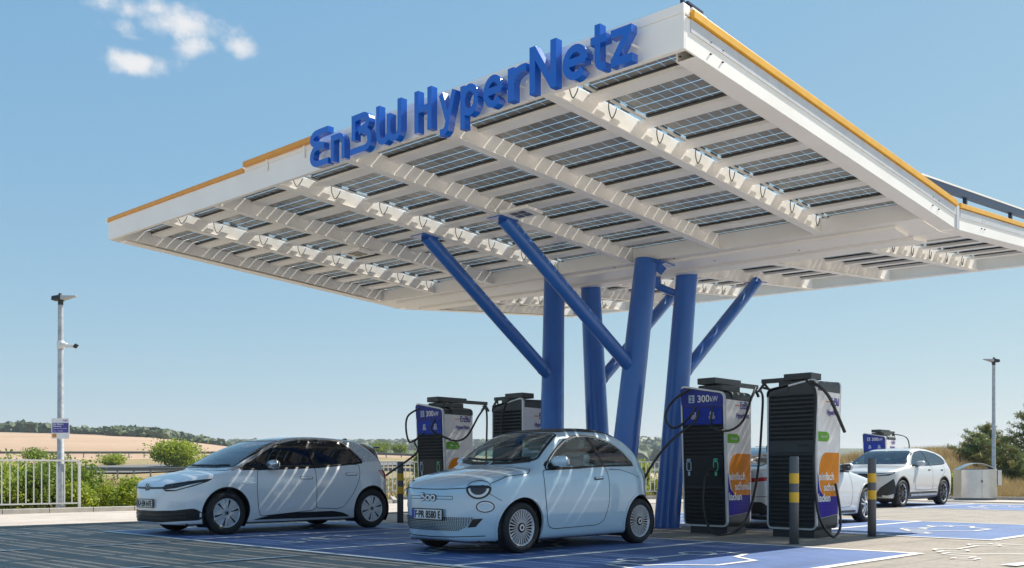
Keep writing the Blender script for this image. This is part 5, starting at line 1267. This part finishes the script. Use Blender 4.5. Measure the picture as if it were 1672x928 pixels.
# ---- white saloon seen between and behind the two right chargers, nose away from the camera
def build_saloon():
    pw = car_paint('paint_silver_white', (.62, .63, .64), .15)
    prof = [(.10, .20), (.02, .28), (.0, .42), (.015, .56), (.06, .68), (.18, .76), (.45, .84), (.9, .93), (1.2, .985), (1.38, 1.04), (1.65, 1.18), (1.95, 1.32), (2.2, 1.395), (2.5, 1.435), (2.85, 1.44), (3.2, 1.415), (3.6, 1.34), (3.95, 1.225), (4.2, 1.13), (4.45, 1.06), (4.60, 1.03), (4.66, .96), (4.68, .8), (4.70, .62), (4.70, .48), (4.66, .34), (4.5, .24), (3.8, .18), (2, .17), (.6, .17)]
    Wz = [(.1, .84), (.25, .89), (.4, .92), (.6, .927), (.8, .915), (.92, .885), (.98, .85), (1.1, .77), (1.25, .69), (1.38, .61), (1.5, .5)]
    c = Car('saloon_car', 'white saloon car parked nose away behind the two large chargers on the right', 'car', (-8.98, 18.90, 0), PI, prof, Wz, 4.70, (.9, 2.7, 2.5), (.7, 2.8, 2.8), pw, curve=(.14, .1, .03), spine=(.8, .8, .58), k_tab=[(0, .04), (.6, .05), (.8, .09), (1.05, .05), (1.3, .08), (1.6, .11)])
    fa, ra, r = .86, 3.70, .345
    gD = glass('car_glass_dark', (.05, .06, .065), .05); gA = glass('car_glass_blue', (.42, .55, .62), .09)
    for y in (fa, ra):
        for kd in 'RL': c.cut(kd, circ(y, r+.012, .398))
    SG = round_poly([(1.52, .97), (1.75, 1.10), (2.0, 1.235), (2.25, 1.32), (2.6, 1.36), (3.0, 1.345), (3.4, 1.28), (3.75, 1.16), (3.9, 1.08), (3.4, 1.03), (2.5, .995)], .05)
    WS = round_poly([(-.74, 1.35), (-.4, 1.24), (0, 1.2), (.4, 1.24), (.74, 1.35), (.62, 2.1), (.3, 2.03), (0, 2.02), (-.3, 2.03), (-.62, 2.1)], .05)
    RW = round_poly([(-.54, 3.42), (.54, 3.42), (.62, 4.0), (.58, 4.32), (0, 4.42), (-.58, 4.32), (-.62, 4.0)], .05)
    for kd in 'RL': c.cut(kd, shrink(SG, .02))
    c.cut('T', shrink(WS, .025)); c.finish()
    c.patch('windscreen', 'T', shrink(WS, .012), gA, .001, skirt=0); c.patch('rear_window', 'T', RW, mat('rear_glass_black', (.012, .013, .016), .05, coat=1), .004)
    m = M(); c.strip(m, 'T', WS, .03, .004, True, th=.01); c.strip(m, 'T', RW, .03, .006, True, th=.01); m.build('windscreen_seal', seal_m, c.root)
    for kd in 'RL':
        c.patch('side_window', kd, shrink(SG, .012), gD, .001, skirt=0)
        m = M(); c.strip(m, kd, SG, .03, .004, True, th=.01); c.strip(m, kd, [(2.70, 1.0), (2.66, 1.2), (2.62, 1.36)], .08, .005); m.build('window_seal', seal_m, c.root)
        m = M(); c.strip(m, kd, [(1.35, .96), (1.52, 1.0), (1.75, 1.13), (2.0, 1.265), (2.25, 1.35), (2.6, 1.39), (3.0, 1.375), (3.4, 1.31), (3.78, 1.18)], .018, .009); m.build('window_trim', chrome, c.root)
        for q, hy in ((round_poly([(1.60, .97), (1.52, .6), (1.58, .32), (2.6, .30), (2.71, .4), (2.72, .99)], .05), 2.52), (round_poly([(2.72, .99), (2.71, .4), (2.8, .30), (3.2, .32), (3.4, .6), (3.62, .85), (3.66, 1.04)], .05), 3.45)):
            d = c.patch('door', kd, shrink(q, .003), pw, .0022, skirt=.004, h=.05); m = M(); c.strip(m, kd, q, .009, .0034, True); m.build('door_gap', gap_m, d)
            m = M(); c.strip(m, kd, [(hy-.11, .86), (hy+.09, .865)], .032, .012, th=.01); m.build('door_handle', pw, d)
        for y in (fa, ra): ring_arch(c, y, r+.01, .390, .414, pw, kinds=kd)
        c.patch('sill_cladding', kd, round_poly([(1.28, .17), (1.34, .25), (3.2, .25), (3.28, .17)], .02), black_m, .008)
    hl = None
    for sg in (1, -1):
        k = 'D%d' % (35*sg); q = lambda P: [(a*sg, b) for a, b in P]
        hl = c.patch('headlight', k, round_poly(q([(.50, .60), (.52, .67), (.80, .70), (1.05, .735), (1.0, .67), (.8, .62)]), .02), lamp_dark, .005); c.patch('light_bar', k, q([(.55, .635), (.95, .69), (.95, .675), (.55, .62)]), drl, .009, hl, skirt=.002)
    c.patch('lower_grille', 'F', round_poly([(-.6, .26), (.6, .26), (.66, .44), (-.66, .44)], .03), black_m, .006)
    # rear: red light strip, dark diffuser, silver sill
    for sg in (1, -1):
        c.patch('tail_light', 'B', round_poly([(.28*sg, .80), (.28*sg, .835), (.62*sg, .86), (.84*sg, .88), (.86*sg, .82), (.6*sg, .79)], .012), red_lens, .006)
    c.patch('rear_diffuser', 'B', round_poly([(-.80, .24), (.80, .24), (.84, .36), (.74, .46), (-.74, .46), (-.84, .36)], .03), black_m, .006)
    m = M(); c.strip(m, 'B', [(-.7, .235), (0, .225), (.7, .235)], .05, .01, th=.02); m.build('bumper_trim', galv, c.root)
    m = M(); c.strip(m, 'B', [(-.80, .55), (0, .53), (.80, .55)], .010, .003); c.strip(m, 'B', [(-.6, .96), (0, .97), (.6, .96)], .010, .003); m.build('panel_gap', gap_m, c.root)
    side_mirror(c, .84, 1.80, 1.05, pw, scale=1.0)
    interior(c, 1.3, 3.9, .38, .74, [(.38, 2.1), (-.38, 2.1), (.38, 3.0), (-.38, 3.0)], seat_m, .94, 1.45)
    wells(c, (fa, ra), r, .385, .89)
    for y in (fa, ra):
        for sg in (1, -1): wheel(c, sg*.80, y, r, .225, 'double', sg, .245)
    m = M(); m.box(-.7, .7, .3, 4.3, .15, .22); m.build('underbody', black_m, c.root)
build_saloon()

# ------------------------------------------------------------------ railings, crash barriers
rail_m = mat('railing_zinc', (.60, .59, .56), .45, .2)
def railing(label, a, b, h0, h1, step, ends=(True, True), z0=.06):
    a = Vector((*a, 0)); b = Vector((*b, 0)); L_ = (b-a).length; d = (b-a)/L_
    t = thing('railing', label, 'railing', tuple(a), 0, 'zinc railings along the kerb')
    U = Vector((0, 0, 1))
    m = M(); m.bar(a+U*h1, b+U*h1, .05, .04); m.build('top_rail', rail_m, t, True); m = M(); m.bar(a+U*h0, b+U*h0, .04, .035); m.build('bottom_rail', rail_m, t, True)
    proto = None; n = int(L_/step)
    for i in range(n+1):
        if proto is None: m = M(); m.bar((0, 0, h0+.019), (0, 0, h1-.021), .022, .022, up=(0, 1, 0)); proto = m.build('baluster', rail_m, t); o = proto
        else: o = proto.copy(); COL.objects.link(o); o.parent = t
        o.location = d*(i*L_/n)
    proto = None; n = max(1, round(L_/1.9))
    for i in range(n+1):
        if proto is None: m = M(); m.box(-.025, .025, -.03, .03, z0-.1, h1-.022); m.box(-.06, .06, -.06, .06, z0, z0+.012); proto = m.build('post', rail_m, t); o = proto
        else: o = proto.copy(); COL.objects.link(o); o.parent = t
        o.location = d*(i*L_/n)
railing('pale zinc railing with upright bars beside the left lamp post', (-23.95, 1.0), (-23.95, 9.42), .22, 1.25, .172)
fa_, fb_ = site(598, 35.0), site(1126, 35.0)
railing('pale zinc railing seen between the front cars and behind the blue columns', fa_, fb_, .30, 1.36, .158)
gr_m = mat('crash_barrier_steel', (.20, .21, .22), .45, .7)
def guardrail(label, px0, px1, d0, d1, step=1.33, off=.0, ref=None):
    n = int((px1-px0)*((d0+d1)/2)/1573.57/step); pts = []
    for i in range(n+1):
        t = i/n; x, y = site(px0+(px1-px0)*t, d0+(d1-d0)*t); pts.append(Vector((x, y, terrain(x, y)+off)))
    zs = [p.z for p in pts]
    for k in range(40): zs = [zs[0]] + [(zs[i-1]+zs[i]*2+zs[i+1])/4 for i in range(1, len(zs)-1)] + [zs[-1]]
    for p, z in zip(pts, zs): p.z = z
    t = thing('crash_barrier', label, 'crash barrier', tuple(pts[0]), 0, 'crash barriers along the motorway')
    m = M(); dv = (pts[-1]-pts[0]).normalized(); nn = Vector((dv.y, -dv.x, 0))
    prof = [(0, .44), (.05, .47), (.05, .53), (0, .57), (0, .62), (.05, .66), (.05, .72), (0, .75), (-.02, .75), (-.02, .44)]
    k = len(prof); vs = [p+nn*(a+.05)+Vector((0, 0, b)) for p in pts for a, b in prof]
    m.add(vs, [(i*k+j, i*k+(j+1) % k, (i+1)*k+(j+1) % k, (i+1)*k+j) for i in range(len(pts)-1) for j in range(k)]); m.build('rail_beam', gr_m, t, True)
    proto = None
    for i in range(0, n+1):
        if i > 95: break
        if proto is None: m = M(); m.box(-.05, .05, -.05, .05, -.3, .74); proto = m.build('post', gr_m, t); o = proto
        else: o = proto.copy(); COL.objects.link(o); o.parent = t
        o.location = pts[i]-pts[0]
guardrail('nearer steel crash barrier beyond the left railing', -160, 760, 73, 82, 1.33, .05)
guardrail('farther steel crash barrier below the harvested field', -160, 1100, 124, 132, 2.0, .1)

# ------------------------------------------------------------------ lamp posts, sign, camera, bin
def lamp_post(loc, label, H_, rz, r0=.075, r1=.045, mt=galv):
    t = thing('street_lamp', label, 'street lamp', (*loc, 0), rz, 'lamp posts at the edge of the car park')
    m = M(); m.tube([(0, 0, -.1), (0, 0, 1.15), (0, 0, 1.2), (0, 0, H_-.18)], [r0, r0, r0*.78, r1], 20); m.box(-.11, .11, -.11, .11, -.02, .03); m.build('pole', mt, t)
    m = M(); m.tube([(0, 0, H_-.24), (0, 0, H_-.08)], [.062, .062], 16); m.hexa([(-.19, -.10, H_-.13), (.04, -.13, H_-.13), (.04, .13, H_-.13), (-.19, .10, H_-.13), (-.19, -.07, H_-.03), (.04, -.11, H_), (.04, .11, H_), (-.19, .07, H_-.03)])
    m.tube([(-.01, 0, H_-.01), (-.01, 0, H_+.045)], [.05, .035], 12); hd = m.build('lamp_head', mat('lamp_black', (.03, .03, .032), .45), t, bevel=.008)
    m = M(); m.hexa([(.04, -.12, H_-.12), (.38, -.05, H_-.03), (.38, .05, H_-.03), (.04, .12, H_-.12), (.04, -.11, H_-.02), (.38, -.05, H_-.012), (.38, .05, H_-.012), (.04, .11, H_-.02)]); m.build('lamp_wing', mat('lamp_grey', (.45, .45, .45), .35), hd, bevel=.005)
    return t
lx, ly = site(99, 23.3)
lamp_post((lx, ly), 'left grey lamp post with a white camera and a small parking sign', 5.25, TH, .105, .06)
t = thing('security_camera', 'white security camera clamped high on the left lamp post', 'camera', (lx, ly, 4.05), TH)
m = M(); m.lathe([(0, -.10), (.085, -.10), (.085, .09), (0, .09)], n=16); m.build('clamp', mat('camera_white', (.75, .75, .74), .35), t, bevel=.01)
m = M(); m.tube([(.06, -.04, 0), (.17, -.05, -.02)], .06, 12); m.bar((.14, -.05, -.03), (.38, -.06, -.05), .09, .075); m.build('camera_body', mat('camera_white', (.75, .75, .74), .35), t, bevel=.008)
m = M(); m.bar((.372, -.06, -.02), (.415, -.062, -.055), .10, .10); m.build('hood', black_m, t)
t = thing('parking_sign', 'small white and blue parking sign fixed to the left lamp post', 'sign', (lx, ly, 2.02), TH)
m = M(); m.prism(rrect(-.165, .265, -.245, .245, .015), (0, -.12, 0), (1, 0, 0), (0, 0, 1), (0, .006, 0)); sb_ = m.build('sign_board', c_white, t, fixn=True)
m = M(); m.prism([(-.145, -.10), (.245, -.10), (.245, .135), (-.145, .135)], (0, -.1225, 0), (1, 0, 0), (0, 0, 1), (0, .002, 0), 0); m.prism([(-.145, -.215), (-.045, -.215), (-.045, -.125), (-.145, -.125)], (0, -.1225, 0), (1, 0, 0), (0, 0, 1), (0, .002, 0), 1)
put_text(m, 'Nur Elektro', .052, (-.125, -.125, .09), (1, 0, 0), (0, 0, 1), 2, width=.25, bold=.001); put_text(m, 'Fahrzeuge', .05, (-.125, -.125, .04), (1, 0, 0), (0, 0, 1), 2, width=.20, bold=.001)
put_text(m, 'während des Ladens', .035, (-.125, -.125, -.01), (1, 0, 0), (0, 0, 1), 2, width=.34); put_text(m, 'max. 1 Stunde', .035, (-.125, -.125, -.07), (1, 0, 0), (0, 0, 1), 2, width=.24)
put_logo(m, 'EnBW', (.12, -.1225, .175), (1, 0, 0), (0, 0, 1), (0, -.002, 0), .035, .10, 3)
m.build('sign_print', [mat('sign_blue', (.07, .06, .33), .4), mat('sign_orange', (.7, .25, .03), .4), c_white, c_purple], sb_)
m = M(); m.box(-.09, .09, -.113, -.06, -.02, .02); m.build('sign_clamp', galv, t)
rx_, ry_ = site(1622.5, 35.3)
lamp_post((rx_, ry_), 'right grey lamp post standing beside the stainless steel bin', 5.15, TH+PI, .085, .055)
bx_, by_ = site(1592, 34.2)
t = thing('waste_bin', 'wide stainless steel waste bin with arched lid beside the right lamp post', 'bin', (bx_, by_, .006), TH-.02)
def bow(x, k=.20): return -.33 - k*(1-(x/.62)**2)
m = M(); n = 24; xs_ = np.linspace(-.63, .63, n); F0 = [(x, bow(x)) for x in xs_] + [(.63, .33), (-.63, .33)]
m.prism(F0, (0, 0, .07), (1, 0, 0), (0, 1, 0), (0, 0, 1.0)); m.build('bin_body', inox, t, fixn=True, bevel=.006)
m = M(); m.prism([(a*.96, b*.94) for a, b in F0], (0, 0, 0), (1, 0, 0), (0, 1, 0), (0, 0, .07)); m.build('plinth', galv_d, t, fixn=True)
m = M(); m.prism([(a*.9, b*.85) for a, b in F0], (0, 0, 1.071), (1, 0, 0), (0, 1, 0), (0, 0, .03)); m.build('lid', galv_d, t, fixn=True)
m = M(); P = [(x, 0, 1.06+.24*math.cos(x/.66*PI/2)) for x in np.linspace(-.66, .66, 16)]
for i in range(15): m.bar(P[i], P[i+1], .46, .02)
m.build('arched_hood', inox, t)
m = M(); m.box(-.004, .004, -.535, -.525, .09, 1.06); m.box(-.03, .03, -.55, -.528, .62, .70); m.build('door_seam', galv_d, t)
m = M(); m.box(.64, .78, -.34, .10, .52, 1.05); m.build('ashtray', inox, t, bevel=.01)

# ------------------------------------------------------------------ vegetation
def leafmat(name, c1, c2, sc_=3.0, transl=.3):
    if name in MATS: return MATS[name]
    m = mat(name, c1, .55, noise=(sc_, c2, 4, .38, .62), spec=.3); t = m.node_tree; b = t.nodes['Principled BSDF']; out = t.nodes['Material Output']
    tr = t.nodes.new('ShaderNodeBsdfTranslucent'); mx = t.nodes.new('ShaderNodeMixShader'); mx.inputs[0].default_value = transl
    src = [l for l in t.links if l.to_socket == b.inputs['Base Color']][0].from_socket; t.links.new(src, tr.inputs[0])
    t.links.new(b.outputs[0], mx.inputs[1]); t.links.new(tr.outputs[0], mx.inputs[2]); t.links.new(mx.outputs[0], out.inputs[0]); return m
lf_y = leafmat('leaf_yellow_green', (.40, .46, .05), (.18, .25, .03), 3, .45); lf_g = leafmat('leaf_green', (.25, .33, .045), (.10, .16, .028), 3, .45); lf_p = leafmat('pine_needles', (.12, .19, .07), (.24, .22, .07), 1.5, .3)
lf_far = leafmat('leaf_far', (.075, .105, .04), (.05, .075, .03), .08, .1)
bark = mat('bark', (.10, .075, .05), .9)
def leaves(P, size, nr=None, asp=.55):
    """P (n,3) leaf centres -> rhombus quads of random attitude"""
    n = len(P); a = rng.normal(size=(n, 3)); a /= np.linalg.norm(a, axis=1)[:, None]; b = rng.normal(size=(n, 3)); b -= (b*a).sum(1)[:, None]*a; b /= np.linalg.norm(b, axis=1)[:, None]
    s = size*(.6+.8*rng.random(n))[:, None]; V = np.stack([P-a*s, P+b*s*asp, P+a*s, P-b*s*asp], 1).reshape(-1, 3)
    return V, [(4*i, 4*i+1, 4*i+2, 4*i+3) for i in range(n)]
def bush(name, label, x, y, w_, h, n, mt, leaf=.05, depth=None, cat='bush', grp=None, up=.0, clumps=14):
    z0 = terrain(x, y) if math.hypot(x, y) > 20 else 0
    t = thing(name, label, cat, (x, y, z0), 0, grp); depth = depth or w_
    C = []
    for i in range(clumps):
        a = rng.random()*2*PI; rr = math.sqrt(rng.random())*.62; zz = rng.random()**.8
        C.append((math.cos(a)*rr*w_/2, math.sin(a)*rr*depth/2, h*(.22+.60*zz*(1-rr*.45)), .16+.16*rng.random()))
    Pts = []
    for cx, cy, cz, cr in C:
        k = n//clumps; d = rng.normal(size=(k, 3)); d /= np.linalg.norm(d, axis=1)[:, None]; rad = (rng.random(k)**.45)[:, None]
        q = d*rad*np.array([w_*cr*1.35, depth*cr*1.35, h*cr*1.25]) + np.array([cx, cy, cz]); Pts.append(q)
    P = np.concatenate(Pts); P = P[(P[:, 2] > .03)]
    # a few shoots that break the outline
    k = n//12; sh = rng.normal(size=(k, 3))*[w_*.27, depth*.27, 0]; sh[:, 2] = h*(.7+.42*rng.random(k)**1.5)*(1-.45*(np.abs(sh[:, 0])/(w_*.5))**1.2); P = np.concatenate([P, sh[sh[:, 2] > .1]])
    V, F = leaves(P, leaf); m = M(); m.add(V, F, 0); m.build('foliage', mt, t)
    m = M()
    for i in range(7):
        c_ = C[i]; m.tube([(c_[0]*.15, c_[1]*.15, -.1), (c_[0]*.6, c_[1]*.6, c_[2]*.5), (c_[0], c_[1], c_[2])], [.02+.008*h, .014, .006], 6)
    m.build('stems', bark, t)
    return t
B_ = [(-6, 30, 2.9, 1.75, 7000, lf_y, .055, 'yellow-green bush at the far left edge behind the railing'),
      (92, 27.0, 2.1, 1.62, 12000, lf_g, .045, 'tall green bush directly behind the left lamp post'),
      (60, 25.6, 1.0, 1.35, 4000, lf_g, .04, 'dark green bush behind the railing left of the lamp post'),
      (20, 25.4, 1.2, 1.0, 3500, lf_y, .04, 'low yellowish shrub behind the railing at the left edge'),
      (152, 27.5, 1.15, 1.02, 4500, lf_y, .04, 'low yellow-green bush just right of the left railing'),
      (186, 29.5, .9, .7, 2500, lf_g, .04, 'small green bush between the railing end and the white hatchback'),
      (210, 27.5, .95, 1.02, 4500, lf_y, .04, 'rounded yellow-green bush next to the nose of the white hatchback'),
      (126, 25.9, .8, .9, 2600, lf_y, .04, 'low green bush behind the end post of the left railing'),
      (287, 92, 4.6, 2.7, 9000, lf_y, .11, 'large round yellow-green bush between the two crash barriers'),
      (184, 96, 2.5, 1.2, 3000, lf_y, .09, 'small bush beyond the near crash barrier, left of the round bush'),
      (352, 98, 2.3, 1.0, 2200, lf_y, .08, 'low bush right of the large round bush'),
      (57, 112, 3.0, 1.4, 2200, lf_g, .1, 'dark bush below the far crash barrier near the left edge'),
      (683, 58, .9, 2.3, 1800, lf_g, .06, 'slender young tree left of charger 1'),
      (1049, 42, .85, 1.55, 3600, lf_y, .05, 'yellow-green bush behind the railing beside the pale blue car tail'),
      (1072, 46, .7, 1.1, 1500, lf_y, .05, 'smaller green bush just left of the right blue column'),
      (822, 41, 1.7, 1.7, 4200, lf_y, .05, 'green bush behind the railing seen between charger cables'),
      (1557, 36.6, .7, .95, 1500, lf_y, .045, 'green weeds between the crossover tail and the steel bin'),
      (652, 190, 3.4, 2.2, 1100, lf_g, .16, 'small round bush on the field seen above the middle bollard'),
      (626, 200, 4.5, 2.6, 1300, lf_g, .16, 'dark bush on the field above the hatchback tail'),
      (612, 196, 3.2, 2.3, 1000, lf_g, .16, 'field bush just behind the hatchback roof edge')]
for px, d, w_, h, n, mt, lf, lab in B_:
    x, y = site(px, d); bush('bush', lab, x, y, w_, h, n, mt, lf, grp='bushes beyond the car park')
def far_tree(px, d, h, w_, lab):
    x, y = site(px, d); z = terrain(x, y); t = thing('field_tree', lab, 'tree', (x, y, z), 0, 'single trees on the field edge')
    m = M(); m.tube([(0, 0, -.3), (.05, 0, h*.35), (0, .1, h*.6)], [.28, .2, .1], 8); m.build('trunk', bark, t)
    P = []
    for i in range(8):
        a = rng.random()*2*PI; q = rng.normal(size=(130, 3)); q /= np.linalg.norm(q, axis=1)[:, None]; q *= (rng.random(130)**.4)[:, None]*np.array([w_*.22, w_*.22, h*.19]); P.append(q+np.array([math.cos(a)*w_*.27, math.sin(a)*w_*.27, h*(.52+.3*rng.random())]))
    V, F = leaves(np.concatenate(P), .32); m = M(); m.add(V, F); m.build('crown', lf_far, t)
far_tree(50, 425, 4.8, 5.6, 'lone spreading tree standing in the field at the left')
far_tree(404, 520, 4.6, 4.4, 'single round tree on the skyline above the hatchback roof')
far_tree(360, 500, 5.0, 5.0, 'taller tree at the right end of the ridge wood')
# wooded ridges too far off to count
bmI = bmesh.new(); bmesh.ops.create_icosphere(bmI, subdivisions=2, radius=1); IV = np.array([v_.co[:] for v_ in bmI.verts]); IF = [tuple(v_.index for v_ in f.verts) for f in bmI.faces]; bmI.free()
def woodland(name, label, spots):
    m = M()
    for x, y, h, w_ in spots:
        z = terrain(x, y); j = 1+.28*rng.normal(size=(len(IV), 1)).clip(-1.5, 1.5); V = IV*j*np.array([w_/2, w_/2, h/2]) + np.array([x, y, z+h*.5]); m.add(V, IF, 0, False)
    tag(m.build(name, lf_far), label, 'woodland', kind='stuff')
sp = []
for i in range(620):
    px = -120+rng.random()*505; d = 470+rng.random()*60; top = interp(px, [(-120, 1.25), (0, 1.1), (60, 1.15), (100, .9), (160, .8), (210, 1.1), (300, .95), (385, .5)])
    x, y = site(px, d); h = (3.3+2.2*rng.random())*top; sp.append((x, y, h, h*1.15))
for i in range(90):
    px = 178+rng.random()*95; d = 400+rng.random()*30; x, y = site(px, d); h = 2.6+1.6*rng.random(); sp.append((x, y, h, h*1.2))
for i in range(40):
    px = 120+rng.random()*60; d = 455+rng.random()*8; x, y = site(px, d); h = 2.0+1.0*rng.random(); sp.append((x, y, h, h*1.3))
woodland('ridge_wood', 'dark green wood along the ridge above the harvested field at the left', sp)
sp = []
for i in range(2600):
    px = 380+rng.random()*720; d = (560 if px > 960 else 1080) + rng.random()**.8*(760 if px > 960 else 240); x, y = site(px, d); h = 9+6*rng.random(); sp.append((x, y, h if px > 960 else h*.8, h*1.1))
woodland('far_wood', 'hazy wooded hills on the horizon behind the chargers and blue columns', sp)

# pines at the right edge
def pine(px, d, h, w_, lab, tiers=9, dens_=1.0, bush_=False):
    x, y = site(px, d); z = terrain(x, y); t = thing('pine_tree', lab, 'pine tree', (x, y, z), 0, 'pines on the bank at the right')
    m = M(); m.tube([(0, 0, -.3), (.05, .02, h*.5), (0, 0, h*.97)], [.09+.012*h, .06, .012], 8); P = []
    for k in range(tiers):
        zt = h*(.12+.84*k/(tiers-1)); rr = w_/2*(1-.84*(k/(tiers-1))**1.25)*(1.0+.15*math.sin(k*2.1)); nb = 8 if k < tiers-2 else 5
        for b in range(nb):
            a = b*2*PI/nb+k*.7+rng.random()*.5; L_ = rr*(.55+.75*rng.random()); rise = .15+.45*rng.random()+.3*k/tiers
            e_ = np.array([math.cos(a)*L_, math.sin(a)*L_, zt+L_*rise]); s_ = np.array([0, 0, zt])
            m.tube([tuple(s_), tuple(s_*.5+e_*.5-np.array([0, 0, .02])), tuple(e_)], [.025, .016, .006], 5)
            nn_ = int(40*dens_*(L_+.3)); u_ = .15+.9*rng.random(nn_)**.8
            q = s_+(e_-s_)*u_[:, None] + rng.normal(size=(nn_, 3))*np.array([.075, .075, .05]); P.append(q)
    m.build('trunk', bark, t)
    Q = np.concatenate(P); V, F = leaves(Q, .10, asp=.16); m2 = M(); m2.add(V, F)
    V, F = leaves(Q+rng.normal(size=Q.shape)*.04, .085, asp=.18); m2.add(V, F); m2.build('crown', lf_p, t)
pine(1612, 45, 2.2, 2.5, 'pine with a pointed top left of the right lamp post', 8, dens_=1.5)
pine(1641, 47, 2.2, 2.2, 'squat pine directly right of the lamp post', 8, dens_=1.5)
pine(1684, 44, 3.7, 2.7, 'tallest pine cut off by the right edge', 10, dens_=1.4)
pine(1594, 42.5, 1.35, 1.9, 'low pine bough spreading behind the steel bin', 5, dens_=2)
pine(1655, 42, 1.5, 2.3, 'low pine shrub in front of the tallest pine', 5, dens_=2)
# dry grass on the bank and the verges
def grass(name, label, n, gen, h0, mt, wd=.012):
    P = []
    for _ in range(n):
        q = gen()
        if q: P.append((q[0], q[1], terrain(*q)-.02))
    P = np.array(P); k = len(P); a = rng.random(k)*2*PI; hh = h0*(.5+rng.random(k)); lean = rng.normal(size=(k, 2))*.25*hh[:, None]
    dx = np.stack([np.cos(a)*wd, np.sin(a)*wd, np.zeros(k)], 1); top = P+np.concatenate([lean, hh[:, None]], 1)
    V = np.stack([P-dx, P+dx, top], 1).reshape(-1, 3); m = M(); m.add(V, [(3*i, 3*i+1, 3*i+2) for i in range(k)]); tag(m.build(name, mt), label, 'grass', kind='stuff')
straw = leafmat('dry_straw', (.50, .38, .19), (.34, .24, .11), .8, .3); straw2 = leafmat('verge_grass', (.22, .17, .06), (.12, .13, .04), .8, .3)
def g1():
    px = 1360+rng.random()*400; d = 36+rng.random()**1.2*24; x, y = site(px, d); return (x, y) if (y > 36.7 and x > -27) else None
grass('bank_grass', 'tall straw-coloured dry grass covering the bank at the right', 60000, g1, .32, straw, .014)
def g2():
    px = -60+rng.random()*1180; d = 24+rng.random()**1.3*44; x, y = site(px, d)
    if px < 560: return (x, y) if x < -24.1 else None
    return (x, y) if d > 36 else None
grass('verge_grass', 'brown and green grass on the verge behind the railings', 60000, g2, .16, straw2, .02)

# ------------------------------------------------------------------ air
hz = bpy.data.materials.new('haze_air'); hz.use_nodes = True; t = hz.node_tree; t.nodes.clear(); out = t.nodes.new('ShaderNodeOutputMaterial'); vol = t.nodes.new('ShaderNodeVolumePrincipled')
vol.inputs['Color'].default_value = (.88, .93, 1, 1); vol.inputs['Density'].default_value = .00022; vol.inputs['Anisotropy'].default_value = .2
t.links.new(vol.outputs[0], out.inputs['Volume'])
m = M(); m.box(-4800, 4800, -4800, 4800, -1.4, 58); tag(m.build('haze', hz), 'thin summer haze over the far hills', 'haze', kind='stuff')
